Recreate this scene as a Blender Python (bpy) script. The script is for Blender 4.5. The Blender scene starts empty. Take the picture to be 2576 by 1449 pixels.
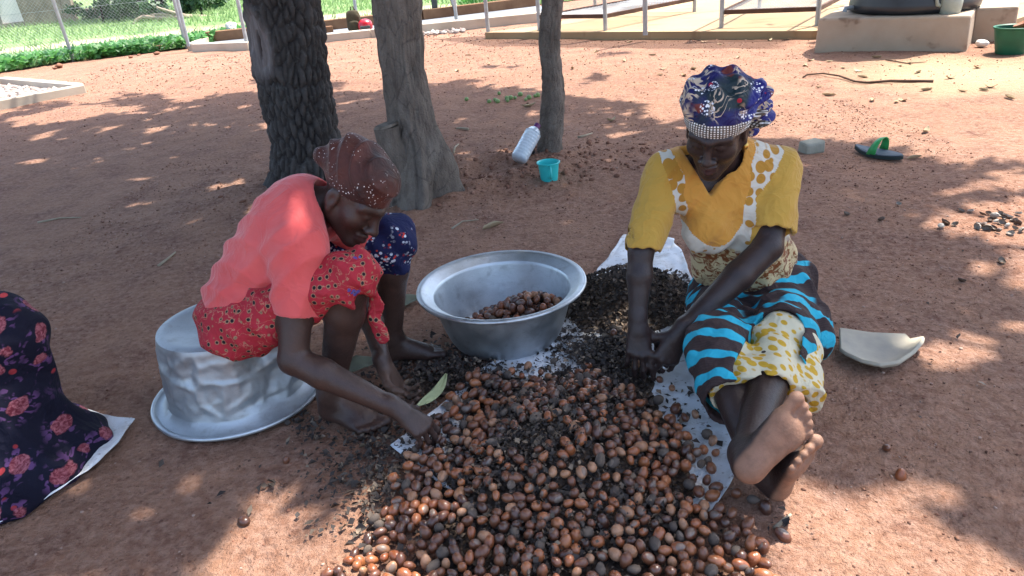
import bpy, bmesh, math, random
import numpy as np
from mathutils import Vector, Matrix
RNG = np.random.default_rng(7)
random.seed(7)
S = bpy.context.scene
COL = S.collection

# ------------------------------------------------------------------ camera
PITCH, ROLL, FPX, CAMH = math.radians(25.0), math.radians(5.3), 1860.0, 1.25   # focal length in px of a 2576 px wide picture
_r0 = np.array([1, 0, 0.]); _u0 = np.array([0, math.sin(PITCH), math.cos(PITCH)])
_f = np.array([0, math.cos(PITCH), -math.sin(PITCH)])
_R = math.cos(ROLL)*_r0 - math.sin(ROLL)*_u0
_U = math.sin(ROLL)*_r0 + math.cos(ROLL)*_u0
_C = np.array([0, 0, CAMH])
cam = bpy.data.cameras.new('camera'); camo = bpy.data.objects.new('camera', cam); COL.objects.link(camo)
cam.sensor_width = 36; cam.lens = 36*FPX/2576; cam.clip_start = .05; cam.clip_end = 900
camo.matrix_world = Matrix(((_R[0], _U[0], -_f[0], _C[0]), (_R[1], _U[1], -_f[1], _C[1]), (_R[2], _U[2], -_f[2], _C[2]), (0, 0, 0, 1)))
S.camera = camo

# ------------------------------------------------------------------ sky, sun, exposure
SUN_EL, SUN_AZ = math.radians(66), math.radians(58)     # azimuth measured from +Y towards +X
TOSUN = np.array([math.cos(SUN_EL)*math.sin(SUN_AZ), math.cos(SUN_EL)*math.cos(SUN_AZ), math.sin(SUN_EL)])
w = bpy.data.worlds.new('World'); S.world = w; w.use_nodes = True
wn = w.node_tree; bg = wn.nodes['Background']
sky = wn.nodes.new('ShaderNodeTexSky'); sky.sky_type = 'NISHITA'; sky.sun_disc = False
sky.sun_elevation = SUN_EL; sky.sun_rotation = SUN_AZ; sky.air_density = 1.0; sky.dust_density = 2.5; sky.ozone_density = 1.0
wn.links.new(sky.outputs[0], bg.inputs[0]); bg.inputs[1].default_value = 0.15
sl = bpy.data.lights.new('sun', 'SUN'); sl.energy = 3.7; sl.angle = math.radians(.55); sl.color = (1, .95, .87)
so = bpy.data.objects.new('sun', sl); COL.objects.link(so)
so.rotation_euler = Vector(tuple(-TOSUN)).to_track_quat('-Z', 'Y').to_euler()
S.view_settings.view_transform = 'Standard'; S.view_settings.look = 'None'
S.view_settings.exposure = 1.75; S.view_settings.gamma = 1.0; S.view_settings.use_curve_mapping = False
S.render.engine = 'CYCLES'
S.cycles.use_denoising = True; S.cycles.max_bounces = 6; S.cycles.diffuse_bounces = 3; S.cycles.glossy_bounces = 3; S.cycles.use_adaptive_sampling = True; S.cycles.adaptive_threshold = .02; S.cycles.transparent_max_bounces = 6
S.cycles.sample_clamp_indirect = 6

# ------------------------------------------------------------------ geometry helpers
def ray(x, y): return _f + (x-1288)/FPX*_R - (y-724.5)/FPX*_U
def G(x, y, z=0.):                       # point of the ground (or of a level z) seen at a picture point
    d = ray(x, y); return _C + d*((z-CAMH)/d[2])
def P(x, y, Y):                          # point at depth Y
    d = ray(x, y); return _C + d*(Y/d[1])
def unit(v): v = np.asarray(v, float); return v/np.linalg.norm(v)
def mesh_obj(name, verts, faces, mat=None, parent=None, smooth=True, loc=None):
    me = bpy.data.meshes.new(name)
    verts = np.asarray(verts, np.float32).reshape(-1, 3)
    if loc is not None: verts = verts - np.asarray(loc, np.float32)
    if isinstance(faces, np.ndarray):
        n, k = faces.shape
        me.vertices.add(len(verts)); me.vertices.foreach_set('co', verts.ravel())
        me.loops.add(n*k); me.loops.foreach_set('vertex_index', faces.astype(np.int32).ravel())
        me.polygons.add(n); me.polygons.foreach_set('loop_start', np.arange(0, n*k, k, dtype=np.int32))
        me.polygons.foreach_set('loop_total', np.full(n, k, np.int32))
        me.update(calc_edges=True)
    else:
        me.from_pydata([tuple(v) for v in verts], [], faces); me.update()
    if smooth: me.polygons.foreach_set('use_smooth', np.ones(len(me.polygons), bool))
    o = bpy.data.objects.new(name, me); COL.objects.link(o)
    if mat: me.materials.append(mat)
    if loc is not None: o.location = tuple(float(v) for v in loc)
    if parent: o.parent = parent
    return o
def attr(o, name, data):
    data = np.asarray(data, np.float32)
    if data.ndim == 1:
        a = o.data.attributes.new(name, 'FLOAT', 'POINT'); a.data.foreach_set('value', data)
    else:
        a = o.data.attributes.new(name, 'FLOAT_VECTOR', 'POINT'); a.data.foreach_set('vector', data.ravel())
def tag(o, label, cat=None, group=None, kind=None):
    if label: o['label'] = label
    if cat: o['category'] = cat
    if group: o['group'] = group
    if kind: o['kind'] = kind
    return o
def empty(name, loc, label=None, cat=None, group=None, rz=0.):
    o = bpy.data.objects.new(name, None); COL.objects.link(o); o.location = tuple(float(v) for v in loc); o.rotation_euler = (0, 0, rz)
    o.empty_display_size = .1
    return tag(o, label, cat, group)
def child(o, parent):                    # parent a world-space mesh under an Empty that only has a location
    o.parent = parent; o.location = tuple(np.array(o.location) - np.array(parent.location)); return o
def nest(o, part):                       # sub-part: both carry world-space vertices
    o.parent = part; o.matrix_parent_inverse = Matrix(); return o
class MB:                                # mesh builder: collects boxes, tubes, lathes
    def __init__(s): s.v = []; s.f = []
    def add(s, v, f):
        n = len(s.v); s.v += [tuple(map(float, q)) for q in v]; s.f += [tuple(i+n for i in q) for q in f]; return s
    def box(s, c, size, R=None, bev=0.0):
        c = np.array(c, float); h = np.array(size, float)/2
        bm = bmesh.new(); bmesh.ops.create_cube(bm, size=1.0)
        for q in bm.verts: q.co = Vector((q.co.x*2*h[0], q.co.y*2*h[1], q.co.z*2*h[2]))
        if bev: bmesh.ops.bevel(bm, geom=bm.edges[:], offset=bev, segments=2, affect='EDGES', profile=.5)
        bm.verts.index_update()
        v = np.array([q.co[:] for q in bm.verts])
        if R is not None: v = v @ np.array(R).T
        s.add(v+c, [[q.index for q in f.verts] for f in bm.faces]); bm.free(); return s
    def tube(s, pts, rad, n=8, cap=True, flat=1.0):
        pts = [np.array(p, float) for p in pts]; m = len(pts)
        if np.isscalar(rad): rad = [rad]*m
        ring = []; ref = None
        for i in range(m):
            t = unit(pts[min(i+1, m-1)] - pts[max(i-1, 0)])
            if ref is None:
                ref = np.array([0, 0, 1.]) if abs(t[2]) < .9 else np.array([1., 0, 0])
            a = unit(np.cross(t, ref)); b = np.cross(a, t); ref = b if abs(np.dot(b, t)) < .99 else ref
            for k in range(n):
                th = 2*math.pi*k/n
                ring.append(pts[i] + rad[i]*(math.cos(th)*a + flat*math.sin(th)*b))
        f = [(i*n+k, i*n+(k+1) % n, (i+1)*n+(k+1) % n, (i+1)*n+k) for i in range(m-1) for k in range(n)]
        if cap: f += [tuple(range(n))[::-1], tuple((m-1)*n+k for k in range(n))]
        return s.add(ring, f)
    def lathe(s, prof, n=48, c=(0, 0, 0), R=None, closed=False):
        m = len(prof); v = []
        for r, z in prof:
            for k in range(n):
                th = 2*math.pi*k/n; v.append((r*math.cos(th), r*math.sin(th), z))
        v = np.array(v)
        if R is not None: v = v @ np.array(R).T
        f = [(i*n+k, i*n+(k+1) % n, (i+1)*n+(k+1) % n, (i+1)*n+k) for i in range(m-1) for k in range(n)]
        if closed: f += [tuple(range(n))[::-1], tuple((m-1)*n+k for k in range(n))]
        return s.add(v+np.array(c, float), f)
    def build(s, name, mat=None, parent=None, smooth=True, loc=None):
        o = mesh_obj(name, np.array(s.v), s.f, mat, parent, smooth, loc)
        return o
def rotz(a): c, s_ = math.cos(a), math.sin(a); return np.array([[c, -s_, 0], [s_, c, 0], [0, 0, 1.]])
def rotx(a): c, s_ = math.cos(a), math.sin(a); return np.array([[1., 0, 0], [0, c, -s_], [0, s_, c]])
def roty(a): c, s_ = math.cos(a), math.sin(a); return np.array([[c, 0, s_], [0, 1., 0], [-s_, 0, c]])
def autosmooth(o, ang=35):
    me = o.data
    bm = bmesh.new(); bm.from_mesh(me)
    for e in bm.edges:
        e.smooth = not (len(e.link_faces) == 2 and e.calc_face_angle(0) > math.radians(ang))
    bm.to_mesh(me); bm.free(); return o
_perm = RNG.permutation(512)
_gr = RNG.random(512).astype(np.float32)
def vnoise(p, scale=1.0, seed=0):        # smooth value noise in [-1, 1] for arrays of points (n, 2 or 3)
    p = np.asarray(p, np.float32)*scale
    if p.shape[-1] == 2: p = np.concatenate([p, np.zeros(p.shape[:-1]+(1,), np.float32)], -1)
    i = np.floor(p).astype(np.int64); f = p-i; f = f*f*(3-2*f); i = i + seed*17
    def h(x, y, z): return _gr[_perm[(_perm[(_perm[x & 511] + y) & 511] + z) & 511]]
    x, y, z = i[..., 0], i[..., 1], i[..., 2]; fx, fy, fz = f[..., 0], f[..., 1], f[..., 2]
    L = lambda a, b, t: a+(b-a)*t
    r = L(L(L(h(x, y, z), h(x+1, y, z), fx), L(h(x, y+1, z), h(x+1, y+1, z), fx), fy),
          L(L(h(x, y, z+1), h(x+1, y, z+1), fx), L(h(x, y+1, z+1), h(x+1, y+1, z+1), fx), fy), fz)
    return r*2-1
def fbm(p, scale, octs=4, seed=0):
    return sum(vnoise(p, scale*2**k, seed+k)*.5**k for k in range(octs))

# ------------------------------------------------------------------ material helpers
def nd(nt, typ, inp=None, **props):
    n = nt.nodes.new('ShaderNode'+typ)
    for k, v in props.items(): setattr(n, k, v)
    for k, v in (inp or {}).items():
        s = n.inputs[k]
        if isinstance(v, bpy.types.NodeSocket): nt.links.new(v, s)
        elif isinstance(v, bpy.types.Node): nt.links.new(v.outputs[0], s)
        else: s.default_value = v
    return n
def c4(c): return tuple(c)+(1.,) if len(c) == 3 else tuple(c)
def ramp(nt, fac, stops, interp='LINEAR'):
    n = nd(nt, 'ValToRGB', {0: fac}); cr = n.color_ramp; cr.interpolation = interp
    while len(cr.elements) < len(stops): cr.elements.new(.5)
    for e, (p, c) in zip(cr.elements, stops):
        e.position = p; e.color = c4(c) if not np.isscalar(c) else (c, c, c, 1)
    return n.outputs[0]
def mix(nt, fac, a, b, mode='MIX'):
    n = nt.nodes.new('ShaderNodeMix'); n.data_type = 'RGBA'; n.blend_type = mode
    for i, v in ((0, fac), (6, a), (7, b)):
        if isinstance(v, bpy.types.NodeSocket): nt.links.new(v, n.inputs[i])
        else: n.inputs[i].default_value = v if i == 0 else c4(v)
    return n.outputs[2]
def mth(nt, op, a, b=0.0, c=None):
    n = nd(nt, 'Math', {0: a, 1: b}, operation=op)
    if c is not None:
        if isinstance(c, bpy.types.NodeSocket): nt.links.new(c, n.inputs[2])
        else: n.inputs[2].default_value = c
    return n.outputs[0]
def vmul(nt, v, s): return nd(nt, 'VectorMath', {0: v, 1: s}, operation='MULTIPLY').outputs[0]
def newmat(name, rough=.8, spec=.3):
    m = bpy.data.materials.new(name); m.use_nodes = True; nt = m.node_tree
    b = nt.nodes['Principled BSDF']; b.inputs['Roughness'].default_value = rough; b.inputs['Specular IOR Level'].default_value = spec
    return m, nt, b
def coords(nt): return nd(nt, 'TexCoord').outputs['Object']
def geopos(nt): return nd(nt, 'NewGeometry').outputs['Position']
def noise(nt, vec, scale, detail=4, rough=.55, dist=0.):
    return nd(nt, 'TexNoise', {'Vector': vec, 'Scale': scale, 'Detail': detail, 'Roughness': rough, 'Distortion': dist}).outputs[0]
def voro(nt, vec, scale, feature='F1', out=0, rnd=1.0):
    return nd(nt, 'TexVoronoi', {'Vector': vec, 'Scale': scale, 'Randomness': rnd}, feature=feature).outputs[out]
def attrn(nt, name, vec=False): return nd(nt, 'Attribute', attribute_name=name).outputs['Vector' if vec else 'Fac']
def setc(nt, b, col):
    if isinstance(col, bpy.types.NodeSocket): nt.links.new(col, b.inputs['Base Color'])
    else: b.inputs['Base Color'].default_value = c4(col)
def bump(nt, b, h, strength=.3, dist=.01):
    n = nd(nt, 'Bump', {'Height': h, 'Strength': strength, 'Distance': dist}); nt.links.new(n.outputs[0], b.inputs['Normal']); return n
def simple(name, col, col2=None, scale=12, rough=.8, spec=.3, bmp=.2, bscale=60, bdist=.004, metal=0, detail=5):
    m, nt, b = newmat(name, rough, spec); v = coords(nt)
    c2 = col2 if col2 is not None else tuple(x*.75 for x in col)
    setc(nt, b, mix(nt, ramp(nt, noise(nt, v, scale, detail), [(.35, 0.), (.65, 1.)]), col, c2))
    if bmp: bump(nt, b, noise(nt, v, bscale, 4), bmp, bdist)
    b.inputs['Metallic'].default_value = metal
    return m
# ================================================================== ground
def earth_height(x, y):
    p = np.stack([x, y], -1)
    h = .010*fbm(p, 1.3, 3, 3) + .0048*fbm(p, 7, 4, 8)
    near = np.clip(1-np.abs(y-2)/9, 0, 1)
    h = h + near*.0030*vnoise(p, 34, 21)
    # heaped loose clods between and behind the trunks
    for cx, cy, sx, sy, a in ((-.48, 3.95, .75, .6, .03), (.3, 4.45, .75, .55, .035), (-1.22, 4.5, .8, .6, .03), (-.1, 4.3, .7, .4, .02)):
        e = np.exp(-((x-cx)/sx)**2-((y-cy)/sy)**2); h = h + a*e + .014*e*vnoise(p, 14, 31)
    return h
def make_ground():
    n1, n2 = 430, 520
    u = np.linspace(-1, 1, n1); xs = np.sinh(u*6.2)/np.sinh(6.2)*300
    t = np.linspace(0, 1, n2); a, b = np.arcsinh((-40-1.9)/1.2), np.arcsinh((420-1.9)/1.2)
    ys = 1.9 + 1.2*np.sinh(a+(b-a)*t)
    X, Y = np.meshgrid(xs, ys); Z = earth_height(X, Y)
    v = np.stack([X, Y, Z], -1).reshape(-1, 3)
    i = np.arange(n2-1)[:, None]*n1 + np.arange(n1-1)[None]
    f = np.stack([i, i+1, i+1+n1, i+n1], -1).reshape(-1, 4)
    m, nt, b_ = newmat('red_earth', .95, .15); p = geopos(nt)
    big = ramp(nt, noise(nt, p, .55, 3), [(.36, 0.), (.64, 1.)])
    c = mix(nt, big, (.255, .124, .076), (.34, .192, .128))
    mid = ramp(nt, noise(nt, p, 4.5, 4, .65), [(.38, 0.), (.66, 1.)])
    c = mix(nt, mid, c, (.175, .085, .058))
    fine = ramp(nt, noise(nt, p, 34, 4, .7), [(.40, 0.), (.62, 1.)])
    c = mix(nt, mth(nt, 'MULTIPLY', fine, .6), c, (.42, .26, .19))
    strk = ramp(nt, noise(nt, vmul(nt, p, (1., .30, 1.)), 5.5, 3, .6), [(.40, 0.), (.64, 1.)]); c = mix(nt, mth(nt, 'MULTIPLY', strk, .35), c, (.36, .20, .125))
    dark = mth(nt, 'MAXIMUM', ramp(nt, voro(nt, p, 30, 'F1', 0), [(.10, 1.), (.2, 0.)]), ramp(nt, noise(nt, p, 75, 3, .7), [(.56, 0.), (.70, .9)]))
    c = mix(nt, mth(nt, 'MULTIPLY', dark, .55), c, (.10, .045, .03))
    wash = nd(nt, 'VectorMath', {0: p, 1: (3.75, 5.95, 0)}, operation='DISTANCE').outputs['Value']   # pale sand fan washed in front of the tank
    wash = mth(nt, 'ADD', wash, mth(nt, 'MULTIPLY', noise(nt, p, 2.2, 3), .9))
    c = mix(nt, ramp(nt, mth(nt, 'DIVIDE', wash, 2.0), [(.42, .8), (.75, 0.)]), c, (.46, .33, .20))
    rel = nd(nt, 'VectorMath', {0: p, 1: (-.05, 11.35, 0)}, operation='SUBTRACT').outputs[0]      # shadow band painted into the earth colour along the pad front
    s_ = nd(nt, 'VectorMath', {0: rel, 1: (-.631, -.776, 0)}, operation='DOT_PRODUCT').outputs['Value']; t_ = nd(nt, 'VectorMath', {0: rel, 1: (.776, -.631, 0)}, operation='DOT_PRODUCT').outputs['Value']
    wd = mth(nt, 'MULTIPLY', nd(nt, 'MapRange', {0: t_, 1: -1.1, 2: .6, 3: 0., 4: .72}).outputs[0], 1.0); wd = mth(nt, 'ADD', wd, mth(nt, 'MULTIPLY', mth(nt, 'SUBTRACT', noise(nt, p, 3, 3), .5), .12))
    pad_shade = mth(nt, 'MULTIPLY', ramp(nt, mth(nt, 'SUBTRACT', wd, mth(nt, 'ABSOLUTE', s_)), [(.0, 0.), (.06, 1.)]), nd(nt, 'MapRange', {0: t_, 1: 4.3, 2: 4.6, 3: 1., 4: 0.}).outputs[0])
    c = mix(nt, mth(nt, 'MULTIPLY', pad_shade, .85), c, (.115, .062, .042))
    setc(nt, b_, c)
    h1 = noise(nt, p, 55, 4, .72); h2 = noise(nt, p, 14, 2)
    bump(nt, b_, mth(nt, 'ADD', h1, mth(nt, 'MULTIPLY', h2, .9)), 1.0, .022)
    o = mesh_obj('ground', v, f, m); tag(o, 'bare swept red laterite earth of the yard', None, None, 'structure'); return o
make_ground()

def gline(x):                                  # edge between bare earth and the green field
    return np.interp(x, [-60, -8.05, -7.27, -5.44, -4.9, -3, 0, 1.2, 4, 30, 80], [2, 12.9, 13.6, 14.1, 14.75, 15.4, 16.2, 16.6, 17.4, 22, 30])
def make_field():
    xs = np.concatenate([np.linspace(-200, -20, 16), np.linspace(-19, 9, 90), np.linspace(10, 200, 16)])
    ts = np.linspace(0, 1, 60)**2.2
    X = np.repeat(xs[None], 60, 0); g0 = gline(xs) + .18*vnoise(np.stack([xs*2, xs*0], -1), 1.2, 4)
    Y = g0[None] + ts[:, None]*(380-g0[None]); Z = .022 + .02*vnoise(np.stack([X, Y], -1), 1.1, 5) + np.zeros_like(X)
    v = np.stack([X, Y, Z], -1).reshape(-1, 3); n = len(xs)
    i = np.arange(59)[:, None]*n + np.arange(n-1)[None]; f = np.stack([i, i+1, i+1+n, i+n], -1).reshape(-1, 4)
    m, nt, b = newmat('field_grass_soil', .95, .1); p = geopos(nt)
    c = mix(nt, ramp(nt, noise(nt, p, .9, 5, .6), [(.35, 0.), (.65, 1.)]), (.10, .19, .06), (.19, .27, .11))
    sx = nd(nt, 'SeparateXYZ', {0: p})
    # trodden pale strip running through the grass
    d = mth(nt, 'SUBTRACT', mth(nt, 'ADD', sx.outputs[1], mth(nt, 'MULTIPLY', sx.outputs[0], -.12)), 18.6)
    d = mth(nt, 'ADD', mth(nt, 'ABSOLUTE', d), mth(nt, 'MULTIPLY', noise(nt, p, 1.3, 4), -1.6))
    c = mix(nt, ramp(nt, mth(nt, 'MULTIPLY_ADD', d, .5, .5), [(.2, .9), (.75, 0.)]), c, (.42, .36, .25))
    setc(nt, b, c); bump(nt, b, noise(nt, p, 25, 4), .8, .03)
    tag(mesh_obj('field', v, f, m), 'green field beyond the fence', None, None, 'structure')
make_field()

def blades(name, pts, hmin, hmax, wid, mat, label, cat, lean=.5):
    n = len(pts); a = RNG.random(n)*6.283; h = hmin+(hmax-hmin)*RNG.random(n)
    dx = np.stack([np.cos(a), np.sin(a), a*0], -1)*wid*.5*(.6+.8*RNG.random((n, 1)))
    ln = RNG.normal(size=(n, 3))*lean; ln[:, 2] = 0; tip = pts + ln*h[:, None]; tip[:, 2] = pts[:, 2]+h
    v = np.stack([pts-dx, pts+dx, tip], 1).reshape(-1, 3); f = np.arange(3*n).reshape(-1, 3)
    return tag(mesh_obj(name, v, f, mat, smooth=False), label, cat, None, 'stuff')
def leafmat(name, c1, c2, rough=.5, trans=.25, scale=3.):
    m, nt, b = newmat(name, rough, .4)
    v = geopos(nt); r = nd(nt, 'NewGeometry').outputs['Random Per Island']
    setc(nt, b, mix(nt, r, c1, c2))
    t = nd(nt, 'BsdfTranslucent'); nt.links.new(mix(nt, r, tuple(x*1.6 for x in c1), tuple(x*1.5 for x in c2)), t.inputs[0])
    ms = nd(nt, 'MixShader', {0: trans, 1: b.outputs[0], 2: t.outputs[0]}); nt.links.new(ms.outputs[0], nt.nodes['Material Output'].inputs[0])
    return m
M_grass = leafmat('grass_blade', (.11, .21, .065), (.26, .34, .15), .6, .3)
M_vine = leafmat('creeper_leaf', (.045, .16, .035), (.11, .29, .07), .45, .35)
M_fol = leafmat('tree_leaf', (.03, .075, .02), (.07, .13, .04), .5, .2)
M_fol2 = leafmat('bush_leaf', (.02, .06, .022), (.045, .10, .035), .5, .2)
def field_pts(n, ymax, x0=-19, x1=8):
    x = x0+(x1-x0)*RNG.random(n); t = RNG.random(n)**1.7; y = gline(x)+.05+t*(ymax-gline(x))
    p = np.stack([x, y, np.full(n, .01)], -1)
    d = np.abs(y-.12*x-18.6)-.9+1.2*vnoise(p[:, :2], 1.3, 9); keep = (RNG.random(n) < np.clip(d*.8+.15, .07, 1))
    return p[keep]
blades('grass', field_pts(30000, 34), .06, .24, .035, M_grass, 'short green grass of the field beyond the fence', 'grass')
def leaf_quads(c, nrm, size, asp=.55, droop=.25):     # diamond-shaped bent leaves; c (n,3), nrm (n,3)
    n = len(c); nrm = nrm/np.linalg.norm(nrm, axis=1, keepdims=True)
    r = RNG.normal(size=(n, 3)); t = np.cross(nrm, r); t /= np.linalg.norm(t, axis=1, keepdims=True); b = np.cross(nrm, t)
    s = np.asarray(size).reshape(-1, 1)
    p0 = c-t*s*.5; p2 = c+t*s*.5-nrm*s*droop; l = c+b*s*asp*.5-nrm*s*.05; r_ = c-b*s*asp*.5-nrm*s*.05
    v = np.stack([p0, r_, p2, l], 1).reshape(-1, 3); i = np.arange(n)[:, None]*4
    return v, np.concatenate([i, i+1, i+2, i+3], 1)
def creeper():
    n = 5200; x = -14+RNG.random(n)*9.3; k = RNG.random(n)**1.5*1.5
    k = k*np.clip(1+.6*vnoise(np.stack([x, x*0], -1), .9, 12), .3, 1.6)
    k = k*np.interp(x, [-9, -7], [1.7, 1.0]); y = gline(x)-.10+k; z = .05+.17*RNG.random(n)*np.clip(1.2-k*.3, .3, 1)
    c = np.stack([x, y, z], -1)
    n2 = 900; x = -4.9+RNG.random(n2)*1.5; c = np.concatenate([c, np.stack([x, gline(x)-.1+RNG.random(n2)*.7, .06+.16*RNG.random(n2)], -1)])
    nr = RNG.normal(size=c.shape)*.45+np.array([0, -.35, 1]); v, f = leaf_quads(c, nr, .08+.09*RNG.random(len(c)), .75, .15)
    tag(mesh_obj('creeper_leaves', v, f, M_vine, smooth=False), 'bright green broad leaved creeper along the fence foot', 'creeper', None, 'stuff')
creeper()
def weeds():
    n = 2600; x = -.6+RNG.random(n)*3.2; y = 17.0+RNG.random(n)*2.0+.25*x; c = np.stack([x, y, .04+.30*RNG.random(n)], -1)
    v, f = leaf_quads(c, RNG.normal(size=c.shape)*.7+np.array([0, -.2, .8]), .09+.08*RNG.random(n), .5)
    tag(mesh_obj('weeds', v, f, M_vine, smooth=False), 'leafy green weeds behind the grey slab', 'weeds', None, 'stuff')
weeds()

# ================================================================== concrete: kerbed slab, pad, plinth, soakaway
M_conc = simple('concrete_grey', (.40, .36, .30), (.30, .26, .21), 2.5, .9, .2, .3, 40, .006)
M_concw = simple('concrete_pale', (.52, .46, .37), (.42, .35, .27), 2.0, .9, .2, .25, 40, .006)
M_slab = simple('slab_bluegrey', (.20, .215, .235), (.155, .165, .185), 1.6, .7, .3, .2, 30, .004)
def kerb(name, a, b, h, th, mat, parent, z0=-.05):
    a = np.array(a, float); b = np.array(b, float); d = b-a; L = np.linalg.norm(d); ang = math.atan2(d[1], d[0])
    c = (a+b)/2
    return child(MB().box((0, 0, 0), (L, th, h-z0), rotz(ang), .012).build(name, mat, None, False, None), parent) if False else \
        _place(MB().box((c[0], c[1], (h+z0)/2), (L, th, h-z0), rotz(ang), .012).build(name, mat, None, False), parent)
def _place(o, parent):
    o.parent = parent; o.matrix_parent_inverse = Matrix.Translation(-Vector(parent.location)) if parent else Matrix(); return o
sl_root = empty('kerbed_slab', (-1.5, 13.6, 0), 'grey concrete slab with low kerbs behind the thick trunks', 'slab')
front = [(-5.05, 13.5), (-3.9, 12.9), (-2.72, 13.02), (-1.95, 13.1)]
back = [(-5.2, 14.6), (-3.1, 14.75), (-1.23, 15.1), (1.0, 15.9)]
for p, q in zip(front[:-1], front[1:]): kerb('kerb', p, np.array(q)-.01, .13, .17, M_concw, sl_root)
kerb('kerb', (-1.94, 13.1), (-1.12, 13.0), .135, .17, M_concw, sl_root)
kerb('kerb', (-1.10, 12.96), (1.05, 13.1), .155, .19, M_concw, sl_root)
M_brick = simple('kerb_brown', (.23, .13, .075), (.16, .085, .05), 4, .95, .1, .4, 30, .006)
for p, q in zip(back[:-1], back[1:]): kerb('kerb', p, np.array(q)-.01, .22, .16, M_brick, sl_root)
kerb('kerb', (-5.15, 13.62), (-5.2, 14.48), .13, .15, M_concw, sl_root)
_place(mesh_obj('slab', [(-5.1, 13.5, .045), (-3.9, 12.9, .045), (-1.95, 13.1, .045), (1.05, 13.1, .045), (1.1, 15.85, .045), (-1.2, 15.05, .045), (-3.1, 14.7, .045), (-5.2, 14.5, .045)], [tuple(range(8))], M_slab, None, False), sl_root)

# cream pad under the drying racks
m, nt, b = newmat('pad_cream', .85, .25); p = geopos(nt)
c = mix(nt, ramp(nt, noise(nt, p, 1.1, 4), [(.35, 0.), (.7, 1.)]), (.38, .27, .15), (.33, .22, .12))
c = mix(nt, mth(nt, 'MULTIPLY', ramp(nt, noise(nt, vmul(nt, p, (1, 3.2, 1)), 1.7, 4), [(.58, 0.), (.68, 1.)]), .45), c, (.20, .10, .05))
setc(nt, b, c); bump(nt, b, noise(nt, p, 30, 4), .3, .006); M_pad = m
padp = [(-.05, 11.35), (3.55, 8.42), (5.2, 7.7), (7.5, 9.5), (7.2, 14.2), (4.0, 13.7), (1.9, 13.1), (.85, 11.6)]
vv = [(x, y, .09) for x, y in padp] + [(x, y, -.05) for x, y in padp]; k = len(padp)
pad = mesh_obj('drying_pad', vv, [tuple(range(k))]+[(i, i+k, (i+1) % k+k, (i+1) % k) for i in range(k)], M_pad, None, False)
tag(pad, 'cream cement pad carrying the metal drying racks', 'pad')

M_galv = simple('galvanised_pipe', (.40, .42, .43), (.30, .32, .34), 9, .45, .5, .1, 60, .002, .4)
M_rail = simple('rusty_angle_iron', (.115, .062, .042), (.075, .04, .03), 6, .8, .3, .3, 60, .003)
def wire_sheet(q, nu, nv, r, name, parent, mat):
    q = [np.array(v, float) for v in q]; mb = MB()
    bil = lambda u, v: q[0]*(1-u)*(1-v)+q[1]*u*(1-v)+q[2]*u*v+q[3]*(1-u)*v
    for i in range(nu+1): mb.tube([bil(i/nu, 0), bil(i/nu, .5)-np.array([0, 0, .012]), bil(i/nu, 1)], r, 4, False)
    for j in range(nv+1): mb.tube([bil(0, j/nv), bil(.5, j/nv)-np.array([0, 0, .012]), bil(1, j/nv)], r, 4, False)
    return _place(mb.build(name, mat, None, False), parent)
def rack(legs, label, zs=.27, zt=1.35):
    c = np.mean(np.array(legs), 0); root = empty('drying_rack', (c[0], c[1], .09), label, 'rack', 'metal drying racks on the pad')
    for (x, y) in legs: _place(autosmooth(MB().tube([(x, y, .085), (x, y, zt+.03)], .028, 10).build('leg', M_galv)), root)
    n = len(legs)
    for z in (zs, zt):
        for i in range(n):
            a, b = np.array(legs[i]), np.array(legs[(i+1) % n]); d = b-a; L = np.linalg.norm(d); mid = (a+b)/2
            _place(MB().box((mid[0], mid[1], z), (L-.06, .03, .052), rotz(math.atan2(d[1], d[0])), .004).build('rail', M_rail, None, False), root)
        wire_sheet([(x, y, z+.012) for x, y in legs], 26, 26, .0022, 'wire_shelf', root, M_galv)
    return root
rack([(1.54, 10.21), (3.06, 11.51), (2.29, 12.28), (.72, 10.95)], 'metal drying rack with low mesh shelf beside the slim trunk')
rack([(2.83, 9.39), (3.76, 8.81), (5.0, 10.6), (3.95, 11.3)], 'metal drying rack with low mesh shelf behind the black tank')
for x, y, z0, lab in ((0.0, 11.43, 0, 'grey steel post at the pad corner'), (1.93, 9.54, .09, 'grey steel post standing at the front edge of the pad'), (1.76, 12.7, .09, 'thin pale post behind the first drying rack')):
    t = empty('steel_post', (x, y, z0), lab, 'post'); _place(autosmooth(MB().tube([(x, y, z0-.02), (x, y, 1.7)], .03, 10).build('pipe', M_galv)), t)
    _place(autosmooth(MB().lathe([(.0, 1.73), (.034, 1.725), (.036, 1.695), (.03, 1.69)], 12, (x, y, 0)).build('cap', M_galv)), t)

# plinth with water tank
def rough_block(c, size, ang, name, parent, mat, slant=.02):
    mb = MB().box((0, 0, 0), size, None, .02); v = np.array(mb.v)
    v[:, :2] *= (1+slant*(.5-v[:, 2:3]/size[2])); v = v+.006*np.stack([vnoise(v, 5, s) for s in (1, 2, 3)], -1)
    v = v@rotz(ang).T+np.array(c); return _place(mesh_obj(name, v, mb.f, mat, None, False), parent)
m, nt, b = newmat('plinth_render', .92, .15); p = geopos(nt)
c = mix(nt, ramp(nt, noise(nt, p, 3, 5), [(.35, 0.), (.7, 1.)]), (.42, .335, .25), (.35, .265, .19))
c = mix(nt, mth(nt, 'MULTIPLY', ramp(nt, noise(nt, p, 4.5, 3), [(.62, 0.), (.72, 1.)]), .6), c, (.12, .07, .045))
setc(nt, b, c); bump(nt, b, noise(nt, p, 60, 4), .3, .006); M_plinth = m
fdir = unit(np.array([4.31-3.26, 6.87-7.61, 0])); fn = np.array([-fdir[1], fdir[0], 0]); pang = math.atan2(fdir[1], fdir[0])
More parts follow.
